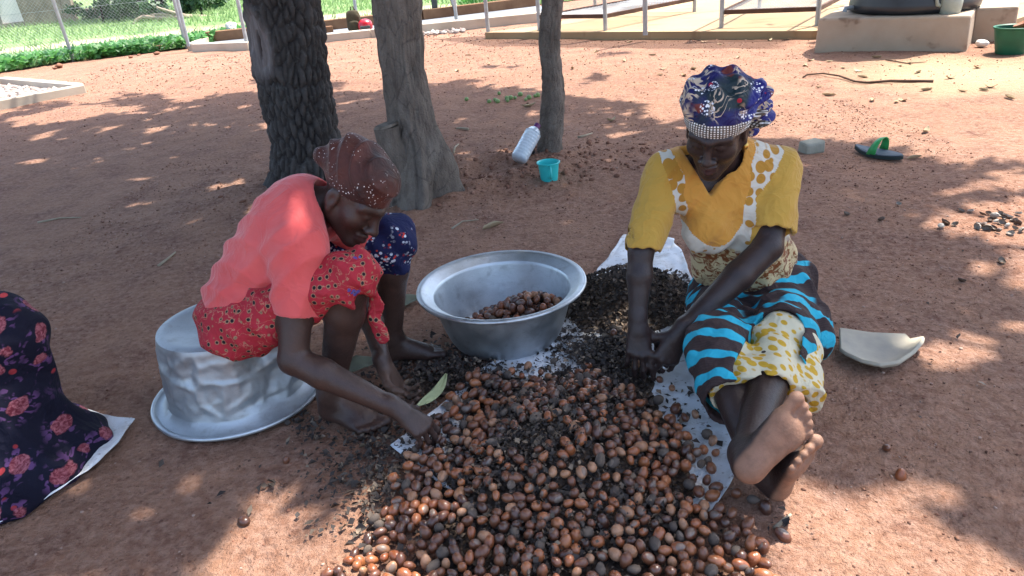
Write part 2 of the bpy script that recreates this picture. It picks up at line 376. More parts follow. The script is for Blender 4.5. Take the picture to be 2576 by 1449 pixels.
pc = (np.array([3.26, 7.61, 0])+np.array([4.31, 6.87, 0]))/2+fn*.62
pl = empty('tank_plinth', (pc[0], pc[1], 0), 'low rendered concrete plinth under the black water tank', 'plinth')
rough_block((pc[0], pc[1], .135), (1.30, 1.22, .35), pang, 'base', pl, M_plinth)
rough_block((pc[0]+fdir[0]*.82+fn[0]*.28, pc[1]+fdir[1]*.82+fn[1]*.28, .14), (.34, .62, .34), pang, 'side_block', pl, M_plinth)
M_tank = simple('tank_plastic', (.012, .013, .017), (.02, .021, .025), 5, .35, .5, .05, 50, .001)
tc = pc+fdir*.10+fn*.05; tk = empty('water_tank', (tc[0], tc[1], .31), 'large round black plastic water tank on the plinth', 'tank')
prof = [(.0, .315), (.56, .315), (.585, .33), (.59, .36)]
for i in range(6): z = .40+i*.2; prof += [(.59, z), (.575, z+.05), (.575, z+.07), (.59, z+.12)]
prof += [(.57, 1.65), (.45, 1.75), (.22, 1.82), (.2, 1.9), (0, 1.9)]
tshell = _place(autosmooth(MB().lathe(prof, 56, (tc[0], tc[1], 0)).build('shell', M_tank), 50), tk)
_place(autosmooth(MB().lathe([(.0, 1.93), (.2, 1.93), (.225, 1.9), (.225, 1.86), (.21, 1.86)], 32, (tc[0], tc[1], 0)).build('lid', M_tank)), tk)
nest(autosmooth(MB().tube([tc+np.array([-.55, .05, .37]), tc+np.array([-.68, .0, .37]), tc+np.array([-.69, .0, .34])], .022, 10).build('outlet_pipe', M_galv)), tshell)
# kettle on the plinth
M_kettle = simple('kettle_plastic', (.36, .38, .31), (.30, .32, .26), 8, .55, .4, .1)
kp = G(2388, 33, .31); kt = empty('plastic_kettle', kp, 'pale green plastic kettle with spout on the tank plinth', 'kettle')
kx, ky, kz = kp
_place(autosmooth(MB().lathe([(0, 0), (.085, 0), (.09, .012), (.098, .06), (.1, .12), (.094, .135), (.09, .15), (.085, .152), (.07, .185), (.03, .2), (.022, .225), (0, .23)], 28, kp).build('body', M_kettle), 40), kt)
_place(MB().tube([kp+np.array([-.085, 0, .07]), kp+np.array([-.13, -.01, .085]), kp+np.array([-.145, -.01, .14]), kp+np.array([-.17, -.012, .185])], [.02, .018, .014, .012], 10).build('spout', M_kettle), kt)
_place(MB().tube([kp+np.array([.09, 0, .13]), kp+np.array([.12, 0, .2]), kp+np.array([.06, 0, .28]), kp+np.array([-.04, 0, .27]), kp+np.array([-.075, 0, .17])], .009, 8).build('handle', M_kettle), kt)
# green bucket with a ladle
M_green = simple('bucket_green', (.012, .115, .055), (.01, .085, .04), 8, .5, .4, .05)
bp = G(2541, 133); bk = empty('bucket', bp, 'dark green plastic bucket at the picture edge beside the plinth', 'bucket')
_place(autosmooth(MB().lathe([(0, .004), (.112, .004), (.115, .0), (.118, .01), (.153, .205), (.162, .210), (.164, .224), (.158, .226), (.147, .218), (.114, .02), (0, .018)], 32, bp).build('pail', M_green), 40), bk)
M_lid = simple('calabash_orange', (.28, .10, .045), (.2, .07, .03), 8, .6, .3)
v = MB().lathe([(0, -.035), (.05, -.03), (.09, -.005), (.105, .02), (.1, .022), (.085, .0), (.05, -.022), (0, -.027)], 24).v
v = np.array(v)@rotx(-.25).T@roty(-.35).T+bp+np.array([.075, -.04, .245]); cal = mesh_obj('calabash_bowl', v, MB().lathe([(0, 0)]*8, 24).f, M_lid)
tag(cal, 'orange brown calabash bowl resting in the green bucket', 'bowl')
# soakaway kerb with gravel
sk = empty('soakaway', (-6.4, 9.6, 0), 'low square concrete kerb filled with gravel at the yard edge', 'soakaway')
A, B, Cc, Dd = np.array([-5.02, 9.5]), np.array([-6.35, 8.05]), np.array([-8.2, 9.6]), np.array([-7.0, 11.15])
for p_, q_ in ((A, B), (B, Cc), (Cc, Dd), (Dd, A)):
    d = unit(np.append(q_-p_, 0))[:2]; kerb('kerb', p_+d*.01, q_-d*.13, .11, .13, M_concw, sk)
cen = (A+B+Cc+Dd)/4
def rocks(name, pts, rad, mat, label, parent=None, cat=None, flat=.7, kind='stuff'):
    ico = bmesh.new(); bmesh.ops.create_icosphere(ico, subdivisions=1, radius=1); iv = np.array([q.co[:] for q in ico.verts]); jf = np.array([[q.index for q in f.verts] for f in ico.faces]); ico.free()
    n = len(pts); sc = rad[:, None]*(.6+.8*RNG.random((n, 3))); sc[:, 2] *= flat
    ang = RNG.random(n)*6.28; jit = 1+.28*RNG.normal(size=(n, len(iv), 1)).clip(-1, 1)
    v = iv[None]*jit*sc[:, None]; c, s_ = np.cos(ang)[:, None], np.sin(ang)[:, None]
    v = np.stack([v[..., 0]*c-v[..., 1]*s_, v[..., 0]*s_+v[..., 1]*c, v[..., 2]], -1)+pts[:, None]
    f = (jf[None]+(np.arange(n)*len(iv))[:, None, None]).reshape(-1, 3)
    o = mesh_obj(name, v.reshape(-1, 3), f, mat, None, False); o['kind'] = kind
    if label: tag(o, label, cat)
    if parent: _place(o, parent)
    return o
def rnd_mat(name, cols, rough=.9, spec=.2, bmp=0):
    m, nt, b = newmat(name, rough, spec); r = nd(nt, 'NewGeometry').outputs['Random Per Island']
    n = len(cols); c = ramp(nt, r, [((i+.0)/n, q) for i, q in enumerate(cols)], 'CONSTANT')
    c = mix(nt, mth(nt, 'MULTIPLY', noise(nt, geopos(nt), 90, 3), .5), c, tuple(x*.55 for x in cols[0]))
    setc(nt, b, c)
    if bmp: bump(nt, b, noise(nt, geopos(nt), 150, 3), bmp, .004)
    return m
M_gravel = rnd_mat('gravel', [(.42, .36, .32), (.33, .27, .24), (.5, .45, .4), (.28, .21, .18)])
M_peb = rnd_mat('laterite_pebbles', [(.24, .11, .07), (.17, .08, .055), (.34, .19, .13), (.46, .32, .25), (.11, .055, .04), (.27, .14, .09)])
M_clod = rnd_mat('laterite_clods', [(.24, .115, .075), (.19, .09, .058), (.30, .16, .11), (.21, .10, .065)])
uv = RNG.random((900, 2)); pt = A+(B-A)*uv[:, :1]+(Dd-A)*uv[:, 1:]; pt = cen+(pt-cen)*.88
rocks('gravel', np.concatenate([pt, np.full((900, 1), .03)], 1), .03+.03*RNG.random(900), M_gravel, None, sk)
# stones along the creeper edge, rubble at the slab corner, white lump beside the plinth
M_stone = simple('red_stone', (.24, .12, .08), (.17, .08, .05), 8, .95, .1, .5, 30, .01)
def stone(p, r, mat, label, flat=.7, seed=0, name='stone', group=None, noisy=.25):
    bm = bmesh.new(); bmesh.ops.create_icosphere(bm, subdivisions=3, radius=1); v = np.array([q.co[:] for q in bm.verts]); f = [[q.index for q in k_.verts] for k_ in bm.faces]; bm.free()
    rr = np.random.default_rng(seed+5); v = v*(1+noisy*vnoise(v, 1.5, seed)[:, None]+.06*vnoise(v, 5, seed+2)[:, None])*np.array(r)*np.array([1, 1, flat]); v = v@rotz(rr.random()*6).T
    v[:, 2] -= v[:, 2].min()+.006
    return tag(mesh_obj(name, v, f, mat, None, True, None), label, 'stone', group) if p is None else _stone_at(v, f, p, mat, label, name, group)
def _stone_at(v, f, p, mat, label, name, group):
    o = mesh_obj(name, v, f, mat); o.location = (float(p[0]), float(p[1]), float(p[2])); return tag(o, label, 'stone', group)
for i, (x, y, s_) in enumerate(((150, 171, .09), (138, 174, .05), (395, 138, .07), (330, 147, .06), (590, 97, .001), (402, 128, .12), (480, 128, .06), (350, 141, .05))):
    if s_ > .01: stone(G(x, y), (s_*.75, s_*.6, s_*.6), M_stone, 'red brown stone at the edge of the green creeper', .7, i, group='stones edging the creeper')
M_white = simple('white_lump', (.75, .73, .70), (.6, .58, .55), 9, .8, .3, .2)
stone(G(2470, 118), (.06, .045, .06), M_white, 'white lump lying between plinth and green bucket', .6, 4, 'white_lump', noisy=.15)
stone(G(868, 88, .06), (.05, .05, .05), M_white, 'small pale ball on the grey slab beside the dark trunk', .95, 9, 'pale_ball', noisy=.05)
n = 60; pp = np.stack([-1.15+.75*RNG.random(n), 12.5+.35*RNG.random(n), np.full(n, .015)], -1)
rocks('rubble', pp, .02+.04*RNG.random(n), M_gravel, 'pale rubble below the slab kerb', None, 'rubble')
# white bag in the field
stone(G(585, 88, .1), (.13, .1, .13), M_white, 'white plastic bag caught in the creeper behind the fence', .8, 14, 'plastic_bag', noisy=.5)

# scattered pebbles and clods on the yard (stuff)
def yard_pts(n, f, x0, x1, y0, y1):
    out = []
    xy = np.stack([x0+(x1-x0)*RNG.random(n), y0+(y1-y0)*RNG.random(n)], -1); return xy[RNG.random(n) < f(xy[:, 0], xy[:, 1])]
xy = yard_pts(26000, lambda x, y: .25+.55*(fbm(np.stack([x, y], -1), 1.1, 3, 40) > .05), -2.4, 2.6, 1.0, 5.4)
xy = np.concatenate([xy, yard_pts(9000, lambda x, y: .6+0*x, -6, 5, 5.4, 12.5)])
rad = np.minimum(.0016+.0035*RNG.random(len(xy))**2.5+.0010*np.maximum(xy[:, 1]-3, 0), .016)
rocks('pebbles', np.concatenate([xy, earth_height(xy[:, 0], xy[:, 1])[:, None]+rad[:, None]*.2], 1), rad, M_peb, 'small red laterite pebbles and crumbs scattered over the yard', None, 'pebbles')
cl = []
for cx, cy, sx, sy, n in ((-.1, 4.1, .5, .35, 240), (.35, 4.3, .6, .4, 260), (-1.0, 4.2, .6, .4, 120), (.75, 4.5, .6, .5, 110)):
    cl.append(np.stack([cx+sx*RNG.normal(size=n)*.6, cy+sy*RNG.normal(size=n)*.6], -1))
xy = np.concatenate(cl); rad = .004+.013*RNG.random(len(xy))**2.4
rocks('earth_clods', np.concatenate([xy, earth_height(xy[:, 0], xy[:, 1])[:, None]+rad[:, None]*.25], 1), rad, M_clod, 'loose red earth clods heaped around the trunks', None, 'clods')

# ================================================================== fence, house, ruin, far trees, fallen log
def fence():
    line = [(-15.5, 11.6), (-13.2, 12.2), (-11.2, 12.7), (-9.2, 13.2), (-7.27, 13.7), (-5.44, 14.15)]
    root = empty('wire_fence', (-9.2, 13.2, 0), 'chain link fence on grey pipes in front of the green field', 'fence')
    for x, y in line:
        _place(autosmooth(MB().tube([(x, y, -.05), (x-.03, y, 1.75), (x-.05, y-.08, 1.95)], .03, 10).build('post', M_galv)), root)
    mb = MB(); pitch = .062; H = 1.6
    for a, b in zip(line[:-1], line[1:]):
        a = np.array([*a, 0]); b = np.array([*b, 0]); L = np.linalg.norm(b-a); d = (b-a)/L
        def q(s, z): return a+d*s+np.array([0, .03, z])
        k = -H
        while k < L:
            s0, s1 = max(k, 0), min(k+H, L)
            if s1 > s0:
                mb.tube([q(s0, s0-k+.03), q(s1, s1-k+.03)], .0011, 3, False); mb.tube([q(s0, H-(s0-k)+.03), q(s1, H-(s1-k)+.03)], .0011, 3, False)
            k += pitch
        for z in (.06, .85, 1.62): mb.tube([q(0, z), q(L, z)], .0025, 3, False)
    _place(mb.build('wire_mesh', M_galv, None, False), root)
fence()
for x, y, dx, lab in ((-5.2, 13.62, 0, 'grey fence pipe at the slab corner'), (-4.0, 12.98, 0, 'grey fence pipe on the front kerb beside the dark trunk'),
                      (-3.25, 14.75, 0, 'grey pipe behind the dark trunk on the back kerb'), (-2.45, 14.95, 0, 'grey pipe just behind the backpack'), (-.52, 13.3, 0, 'pale pipe on the kerb between the trunks')):
    t = empty('steel_post', (x, y, .1), lab, 'post'); _place(autosmooth(MB().tube([(x, y, .08), (x+.02, y, 1.8)], .03, 10).build('pipe', M_galv)), t)
    _place(autosmooth(MB().lathe([(.0, 1.83), (.034, 1.825), (.036, 1.795), (.03, 1.79)], 12, (x+.02, y, 0)).build('cap', M_galv)), t)
br = empty('braced_post', (-.98, 15.2, .2), 'dark corner post with two slanting braces behind the slab', 'post')
M_dkmetal = simple('dark_steel', (.05, .06, .06), (.035, .04, .04), 8, .5, .5, .1)
_place(MB().box((-.98, 15.25, 1.0), (.11, .11, 1.7), None, .008).build('post', M_dkmetal, None, False), br)
for s_ in (-1, 1): _place(MB().tube([(-.98+s_*.38, 15.22, .15), (-.98+s_*.03, 15.22, 1.5)], .026, 8).build('brace', M_galv), br)

M_house = simple('whitewash', (.82, .81, .78), (.74, .72, .67), 2.2, .9, .2, .2, 20, .005)
M_dado = simple('house_dado', (.30, .27, .23), (.22, .19, .16), 3, .9, .2)
M_mud = simple('weathered_render', (.33, .27, .20), (.20, .165, .125), 2.5, .95, .1, .5, 15, .02)
M_roof = simple('roof_iron', (.28, .30, .31), (.20, .19, .18), 3, .5, .4, .1, 30, .003, .3)
hs = empty('house', (-17.5, 28.5, 0), 'whitewashed house with grey pillar at the far field edge', 'house')
hang = .62
def hb(name, c, size, mat, bev=.01):
    v = np.array(c)@rotz(hang).T+np.array([-17.0, 27.6, 0]); return _place(MB().box(v, size, rotz(hang), bev).build(name, mat, None, False), hs)
hb('wall', (-2.2, 1.5, 1.5), (6.4, 3.0, 3.0), M_house); hb('dado', (-2.2, -.02, .08), (6.44, .10, .18), M_dado)
hb('pillar', (.15, -.12, 1.5), (.32, .22, 3.0), M_dado); hb('pillar', (-2.8, -.12, 1.5), (.32, .22, 3.0), M_dado)
dr = hb('door', (-1.2, -.03, 1.05), (.9, .06, 2.1), M_rail); nest(MB().tube([np.array([-1.55, -.12, 1.0])@rotz(hang).T+np.array([-17.0, 27.6, 0]), np.array([-1.55, -.12, 1.12])@rotz(hang).T+np.array([-17.0, 27.6, 0])], .02, 8).build('handle', M_dkmetal), dr); hb('step', (-1.2, -.3, .07), (1.4, .5, .16), M_dado)
wf = hb('window', (-4.2, -.03, 1.6), (1.1, .07, 1.0), M_dkmetal)
for q_ in (-.27, .27): nest(MB().box(np.array([-4.2+q_, -.075, 1.6])@rotz(hang).T+np.array([-17.0, 27.6, 0]), (.46, .02, .84), rotz(hang), .003).build('pane', M_slab, None, False), wf)
v = np.array([(-5.8, -.6, 2.95), (1.5, -.6, 2.95), (1.5, 3.5, 2.95), (-5.8, 3.5, 2.95), (-5.4, 1.5, 4.0), (1.1, 1.5, 4.0)])@rotz(hang).T+np.array([-17.0, 27.6, 0])
_place(mesh_obj('roof', v, [(0, 1, 5, 4), (2, 3, 4, 5), (1, 2, 5), (3, 0, 4), (3, 2, 1, 0)], M_roof, None, False), hs)
rn = empty('ruined_wall', (-14.6, 27.6, 0), 'weathered roofless wall stump beside the white house', 'wall')
for c_, s_ in (((-15.35, 27.95, .45), (1.3, .3, .95)), ((-14.55, 28.2, .55), (.35, .4, 1.15)), ((-13.7, 28.5, .18), (.9, .35, .4))):
    mb = MB().box((0, 0, 0), s_, None, .02); v = np.array(mb.v); v += .05*np.stack([vnoise(v+c_, 2.5, k_) for k_ in (1, 2, 3)], -1)
    _place(mesh_obj('wall_piece', v@rotz(.2).T+np.array(c_), mb.f, M_mud, None, False), rn)
M_bark = simple('far_bark', (.045, .035, .03), (.03, .024, .02), 8, .95, .1, .5, 20, .02)
def crown_pts(n, c, r, hollow=.35):
    d = RNG.normal(size=(n, 3)); d /= np.linalg.norm(d, axis=1, keepdims=True); rr = (hollow+(1-hollow)*RNG.random((n, 1)))
    k = max(6, n//90); cl = d[:k]*rr[:k]; idx = RNG.integers(0, k, n)
    return np.array(c)+(cl[idx]+RNG.normal(size=(n, 3))*.16)*np.array(r)
far = [(352, 42, .10, 'slender dark tree nearest the house', 1.2), (318, 40, .07, 'thin forked tree close to the house', 1.0), (375, 35, .17, 'dark tree above the fallen log butt', 1.5), (405, 33, .16, 'leaning dark tree behind the fence between two pipes', 1.4),
       (455, 32, .22, 'thick dark tree at the far side of the log', 1.7), (490, 25, .18, 'dark tree with low hanging boughs right of the log', 1.6), (260, 40, .12, 'bushy tree beside the ruined wall', 1.3)]
for i, (x, y, r, lab, cr) in enumerate(far):
    b0 = G(x, y+4); b0 = b0*min(1, 30/b0[1]); b0[2] = 0; t = empty('shade_tree', b0, lab, 'tree', 'trees beyond the fence')
    pts = [b0+np.array([.15*math.sin(i*2+k), .1*k, k*.7]) for k in range(6)]; pts[0][2] = -.1
    _place(MB().tube(pts, [r*1.25, r, r*.9, r*.8, r*.6, r*.3], 9).build('trunk', M_bark), t)
    c = crown_pts(1500, b0+np.array([0, .2, 2.6]), (cr*1.3, cr*1.2, 1.6)); c = c[c[:, 2] > .62+.5*RNG.random(len(c))]
    v, f = leaf_quads(c, RNG.normal(size=c.shape)+np.array([0, 0, .6]), .16+.12*RNG.random(len(c)), .5); _place(mesh_obj('crown', v, f, M_fol, None, False), t)
for i, (x, y, lab) in enumerate(((250, 62, 'dark bush by the ruined wall'), (345, 60, 'dark bush under the slender tree'), (500, 42, 'dark bush at the foot of the far tree'), (520, 20, 'low green bush far across the field'))):
    b0 = G(x, y); b0 = b0*min(1, 28/b0[1]); b0[2] = 0; t = empty('bush', b0, lab, 'bush', 'bushes in the field')
    c = crown_pts(700, b0+np.array([0, .3, .45]), (.9, .7, .5)); c[:, 2] = np.maximum(c[:, 2], .05)
    v, f = leaf_quads(c, RNG.normal(size=c.shape)+np.array([0, 0, .6]), .12+.1*RNG.random(len(c)), .5); _place(mesh_obj('foliage', v, f, M_fol2, None, False), t)
    _place(MB().tube([b0+np.array([0, .3, -.1]), b0+np.array([.05, .3, .5])], [.04, .02], 7).build('stem', M_bark), t)
lg = empty('fallen_log', G(400, 62), 'pale fallen tree with bare forked branches in the field', 'log')
M_dead = simple('dead_wood', (.36, .30, .22), (.24, .19, .14), 5, .9, .1, .4, 25, .01)
for pts, r in (([(592, 50), (530, 46), (470, 43), (400, 45), (358, 42), (344, 50), (330, 68)], [.085, .09, .085, .07, .05, .045, .03]), ([(490, 47), (440, 57), (385, 67)], [.055, .045, .03]),
               ([(475, 42), (432, 31), (410, 24), (393, 18)], [.06, .05, .04, .03]), ([(448, 42), (405, 35), (378, 38)], [.05, .04, .025]), ([(530, 46), (505, 54), (496, 60)], [.04, .03, .02]), ([(400, 45), (398, 54), (392, 60)], [.035, .03, .02])):
    _place(MB().tube([P(x, y, 23.2+.004*(x-450)) for x, y in pts], r, 9).build('branch', M_dead), lg)
# ================================================================== the three shade trees
def PX(p):                                       # picture position (2576 px wide) of points (n,3)
    v = np.asarray(p)-_C; k = FPX/np.maximum(v@_f, .05); return 1288+(v@_R)*k, 724.5-(v@_U)*k
def trunk_mesh(path, rad, nz, na, disp, zmin=-.08):
    path = np.array(path); rad = np.array(rad); t = np.linspace(0, 1, len(path)); tt = np.linspace(0, 1, nz)
    from_c = np.stack([np.interp(tt, t, path[:, k]) for k in range(3)], -1)
    for _ in range(6): from_c[1:-1] = (from_c[:-2]+from_c[2:]+2*from_c[1:-1])/4
    r = np.interp(tt, t, rad); th = np.linspace(0, 2*math.pi, na, endpoint=False)
    T, TH = np.meshgrid(tt, th, indexing='ij'); Z = from_c[:, 2][:, None]+0*TH
    R_ = r[:, None]*(1+0*TH); d, at = disp(TH, Z, R_)
    R_ = R_+d
    v = np.stack([from_c[:, 0][:, None]+R_*np.cos(TH), from_c[:, 1][:, None]+R_*np.sin(TH), Z], -1).reshape(-1, 3)
    i = np.arange(nz-1)[:, None]*na; j = np.arange(na)[None]; j2 = (j+1) % na
    f = np.stack([i+j, i+j2, i+na+j2, i+na+j], -1).reshape(-1, 4)
    return v, f, {k: a.ravel() for k, a in at.items()}
def plates(TH, Z, r0, sx, sz, seed):             # cracked bark: distance to the second nearest minus nearest of jittered cells
    u = TH*r0/sx; n_u = max(3, int(round(2*math.pi*r0/sx))); u = TH/(2*math.pi)*n_u; v = Z/sz
    u = u+.35*vnoise(np.stack([TH*1.5, Z*6], -1), 1, seed+3)
    iu, iv = np.floor(u).astype(int), np.floor(v).astype(int); d1 = np.full(u.shape, 9.); d2 = d1.copy(); cid = np.zeros(u.shape)
    for a in (-1, 0, 1):
        for b in (-1, 0, 1):
            cu, cv = (iu+a), iv+b; h = (cu % n_u)*73+cv*151+seed*31
            jx = _gr[h & 511]; jy = _gr[(h*7+13) & 511]; d = np.hypot(cu+jx-u, cv+jy-v)
            n1 = d < d1; d2 = np.where(n1, d1, np.minimum(d2, d)); cid = np.where(n1, _gr[(h*3+5) & 511], cid); d1 = np.where(n1, d, d1)
    return np.clip(d2-d1, 0, 1), cid
# --- thick dark tree
m, nt, b = newmat('bark_dark_plated', .8, .35); e = attrn(nt, 'edge'); sc = attrn(nt, 'scar'); ci = attrn(nt, 'cell'); p = geopos(nt)
c = mix(nt, ramp(nt, e, [(.05, 0.), (.5, 1.)]), (.013, .010, .009), (.052, .045, .041))
c = mix(nt, mth(nt, 'MULTIPLY', ci, .5), c, (.085, .075, .068)); c = mix(nt, mth(nt, 'MULTIPLY', ramp(nt, noise(nt, p, 40, 4), [(.55, 0.), (.7, 1.)]), .5), c, (.105, .105, .10))
wood = mix(nt, ramp(nt, noise(nt, vmul(nt, p, (6, 6, 1.2)), 6, 4), [(.35, 0.), (.65, 1.)]), (.19, .165, .155), (.115, .095, .09))
c = mix(nt, sc, c, wood); sl_ = attrn(nt, 'slit'); c = mix(nt, sl_, c, (.035, .014, .01)); setc(nt, b, c)
bump(nt, b, noise(nt, p, 55, 5, .7), .7, .012); M_bark1 = m
def d1(TH, Z, R_):
    e, cid = plates(TH, Z, .22, .036, .105, 3); e2, _ = plates(TH, Z, .22, .018, .035, 9)
    ang = np.arctan2(np.sin(TH-math.radians(-138)), np.cos(TH-math.radians(-138)))
    px = ang/.70; pz = (Z-.84)/.20; sc = np.clip(1.35-(px**2+pz**2)+.45*vnoise(np.stack([TH*3, Z*9], -1), 1, 5), 0, 1)
    sl = np.clip(1.1-((ang-.12-.5*(Z-.85))/.085)**2-((Z-.845)/.085)**2, 0, 1)
    d = (np.clip(e*1.6, 0, 1)-.6)*.022*(1-sc) + (e2-.4)*.006*(1-.7*sc) + .010*(cid-.5)*(1-sc) - .012*sc + .014*np.clip(sc*(1-sc)*4, 0, 1) - .03*sl
    d = d + .02*vnoise(np.stack([TH*1.2, Z*1.6], -1), 1, 2) + .07*np.exp(-np.maximum(Z, 0)/.10)*(1+.5*np.sin(TH*4+1))
    return d, dict(edge=e, cell=cid, scar=sc, slit=sl)
pa = [P(775, 480, 4.5), P(766, 350, 4.5), P(738, 200, 4.52), P(708, 0, 4.54)]; base = pa[0].copy(); base[2] = -.08
pa = [base]+pa[1:]; up = pa[-1]; pa += [up+np.array([-.10, .1, .9]), up+np.array([-.25, .25, 2.0])]
t1 = empty('shade_tree', (base[0], base[1], 0), 'thick trunk with dark cracked bark and a grey scar', 'tree', 'shade trees over the workers')
v, f, at = trunk_mesh(pa, [.20, .195, .205, .21, .2, .15], 330, 200, d1); o = mesh_obj('trunk', v, f, M_bark1); [attr(o, k_, a_) for k_, a_ in at.items()]; _place(o, t1)
# --- middle grey tree with a sawn stub and split base
m, nt, b = newmat('bark_grey', .9, .2); e = attrn(nt, 'edge'); sp = attrn(nt, 'scar'); p = geopos(nt)
c = mix(nt, ramp(nt, noise(nt, vmul(nt, p, (1, 1, .4)), 16, 5, .65), [(.35, 0.), (.66, 1.)]), (.118, .095, .077), (.215, .180, .148))
c = mix(nt, mth(nt, 'MULTIPLY', ramp(nt, e, [(.0, 1.), (.10, 0.)]), .5), c, (.04, .032, .027))
c = mix(nt, mth(nt, 'MULTIPLY', sp, .85), c, mix(nt, ramp(nt, noise(nt, vmul(nt, p, (5, 5, 1)), 9, 4), [(.4, 0.), (.6, 1.)]), (.21, .175, .14), (.15, .12, .095)))
setc(nt, b, c); bump(nt, b, mth(nt, 'ADD', noise(nt, vmul(nt, p, (1, 1, .35)), 38, 6, .7), noise(nt, p, 120, 3)), .8, .014); M_bark2 = m
def d2(TH, Z, R_):
    e, cid = plates(TH, Z, .14, .05, .14, 13)
    ang = np.arctan2(np.sin(TH-math.radians(-105)), np.cos(TH-math.radians(-105)))
    sp = np.clip(1.25-(ang/.34)**2-((Z-.20)/.20)**2, 0, 1); ring = np.clip(1-np.abs(np.sqrt((ang/.40)**2+((Z-.20)/.22)**2)-1.05)/.25, 0, 1)
    d = (np.clip(e*2, 0, 1)-.7)*.004*(1-sp)+.007*np.abs(vnoise(np.stack([TH*9, Z*5], -1), 1, 31))+.005*vnoise(np.stack([TH*22, Z*9], -1), 1, 32)+.02*vnoise(np.stack([TH*1.3, Z*2.2], -1), 1, 6)+.008*vnoise(np.stack([TH*4, Z*12], -1), 1, 7)-.02*sp-.022*ring
    fl = np.exp(-np.maximum(Z, 0)/.22); d = d+fl*(.05+.055*np.sin(TH*3+.4)+.03*np.sin(TH*5+2)); a2 = np.arctan2(np.sin(TH+.35), np.cos(TH+.35)); d = d+.055*np.exp(-(a2/.75)**2-((Z-.20)/.16)**2)
    return d, dict(edge=e, scar=sp)
pa = [P(1050, 525, 3.9), P(1042, 420, 3.92), P(1033, 300, 3.95), P(1013, 150, 3.98), P(1002, 0, 4.0)]; base = pa[0].copy(); base[2] = -.08; pa[0] = base; up = pa[-1]
pa += [up+np.array([-.03, .05, .8]), up+np.array([.1, .2, 2.0])]
t2 = empty('shade_tree', (base[0], base[1], 0), 'grey barked trunk with a sawn stub and split flaring base', 'tree', 'shade trees over the workers')
v, f, at = trunk_mesh(pa, [.17, .145, .118, .112, .118, .115, .1], 260, 150, d2); o = mesh_obj('trunk', v, f, M_bark2); [attr(o, k_, a_) for k_, a_ in at.items()]; _place(o, t2)
m, nt, b = newmat('sawn_wood', .9, .15); p = geopos(nt)
setc(nt, b, mix(nt, ramp(nt, noise(nt, p, 30, 4), [(.4, 0.), (.6, 1.)]), (.20, .165, .13), (.11, .088, .07))); bump(nt, b, noise(nt, p, 60, 4), .5, .01); M_sawn = m
sp0 = P(972, 318, 3.84)
stub = MB().tube([sp0+np.array([.10, .03, -.30]), sp0+np.array([.035, .01, -.16]), sp0+np.array([.0, 0, -.07]), sp0], [.08, .075, .07, .066], 20); sv = np.array(stub.v); sv += .008*np.stack([vnoise(sv, 14, k_) for k_ in (1, 2, 3)], -1)
stub = _place(mesh_obj('sawn_stub', sv, stub.f, M_bark2), t2); attr(stub, 'edge', np.full(len(sv), .5)); attr(stub, 'scar', np.zeros(len(sv))); autosmooth(stub, 60)
dk = MB().tube([sp0+np.array([0, 0, .0]), sp0+np.array([-.002, 0, .012])], [.064, .058], 20).build('cut_face', M_sawn); nest(autosmooth(dk), stub)
# --- slim tree
def d3(TH, Z, R_):
    e, cid = plates(TH, Z, .07, .03, .07, 23)
    d = (np.clip(e*2, 0, 1)-.7)*.005+.010*vnoise(np.stack([TH*1.3, Z*4], -1), 1, 16)+.004*vnoise(np.stack([TH*3, Z*16], -1), 1, 17)+.02*np.exp(-np.maximum(Z, 0)/.06)
    return d, dict(edge=e, scar=0*TH)
pa = [P(1376, 408, 4.5), P(1386, 330, 4.5), P(1392, 250, 4.5), P(1384, 120, 4.5), P(1390, 0, 4.5)]; base = pa[0].copy(); base[2] = -.08; pa[0] = base; up = pa[-1]
pa += [up+np.array([.05, .05, .7]), up+np.array([.0, .2, 1.8])]
t3 = empty('shade_tree', (base[0], base[1], 0), 'slim slightly crooked trunk with a bottle leaning on it', 'tree', 'shade trees over the workers')
v, f, at = trunk_mesh(pa, [.07, .066, .068, .062, .064, .06, .05], 230, 80, d3); o = mesh_obj('trunk', v, f, M_bark2); [attr(o, k_, a_) for k_, a_ in at.items()]; _place(o, t3)
# --- crowns: unseen leaves placed up-sun so their shade falls on the mapped ground
SHX = np.array([-900, 0, 430, 860, 1290, 1720, 2150, 2576, 3300.]); SHY = np.array([185, 215, 255, 330, 420, 520, 650, 800, 950, 1100, 1250, 1420, 1900.])
SHM = np.array([[0, 0, 0, 0, 0, 0, 0, 0, 0], [0, 0, 0, .45, .5, 0, 0, 0, 0], [0, 0, .5, .8, .85, .2, 0, 0, 0], [.3, .45, .95, 1, .9, .55, .1, 0, 0], [1, 1, 1, 1, .9, .95, .62, .42, .1],
                [1, 1, 1, 1, .97, 1, .66, .28, .2], [1, 1, 1, 1, 1, 1, .8, .52, .4], [1, 1, 1, 1, 1, 1, .95, .7, .5], [1, 1, .93, 1, 1, 1, .95, .62, .5], [1, .8, .62, 1, .85, 1, .9, .62, .5],
                [.75, .50, .46, .70, .38, .70, .42, .34, .35], [.6, .38, .42, .44, .26, .34, .12, .15, .3], [.6, .5, .5, .45, .35, .3, .2, .25, .3]])
def shade_density(x, y):
    px, py = PX(np.stack([x, y, 0*x], -1)); px = np.clip(px, -900, 3300); py = np.clip(np.where(y < .3, 1900, py), 185, 1900)
    i = np.clip(np.searchsorted(SHX, px)-1, 0, len(SHX)-2); j = np.clip(np.searchsorted(SHY, py)-1, 0, len(SHY)-2)
    u = np.clip((px-SHX[i])/(SHX[i+1]-SHX[i]), 0, 1); w_ = np.clip((py-SHY[j])/(SHY[j+1]-SHY[j]), 0, 1)
    return (SHM[j, i]*(1-u)+SHM[j, i+1]*u)*(1-w_)+(SHM[j+1, i]*(1-u)+SHM[j+1, i+1]*u)*w_
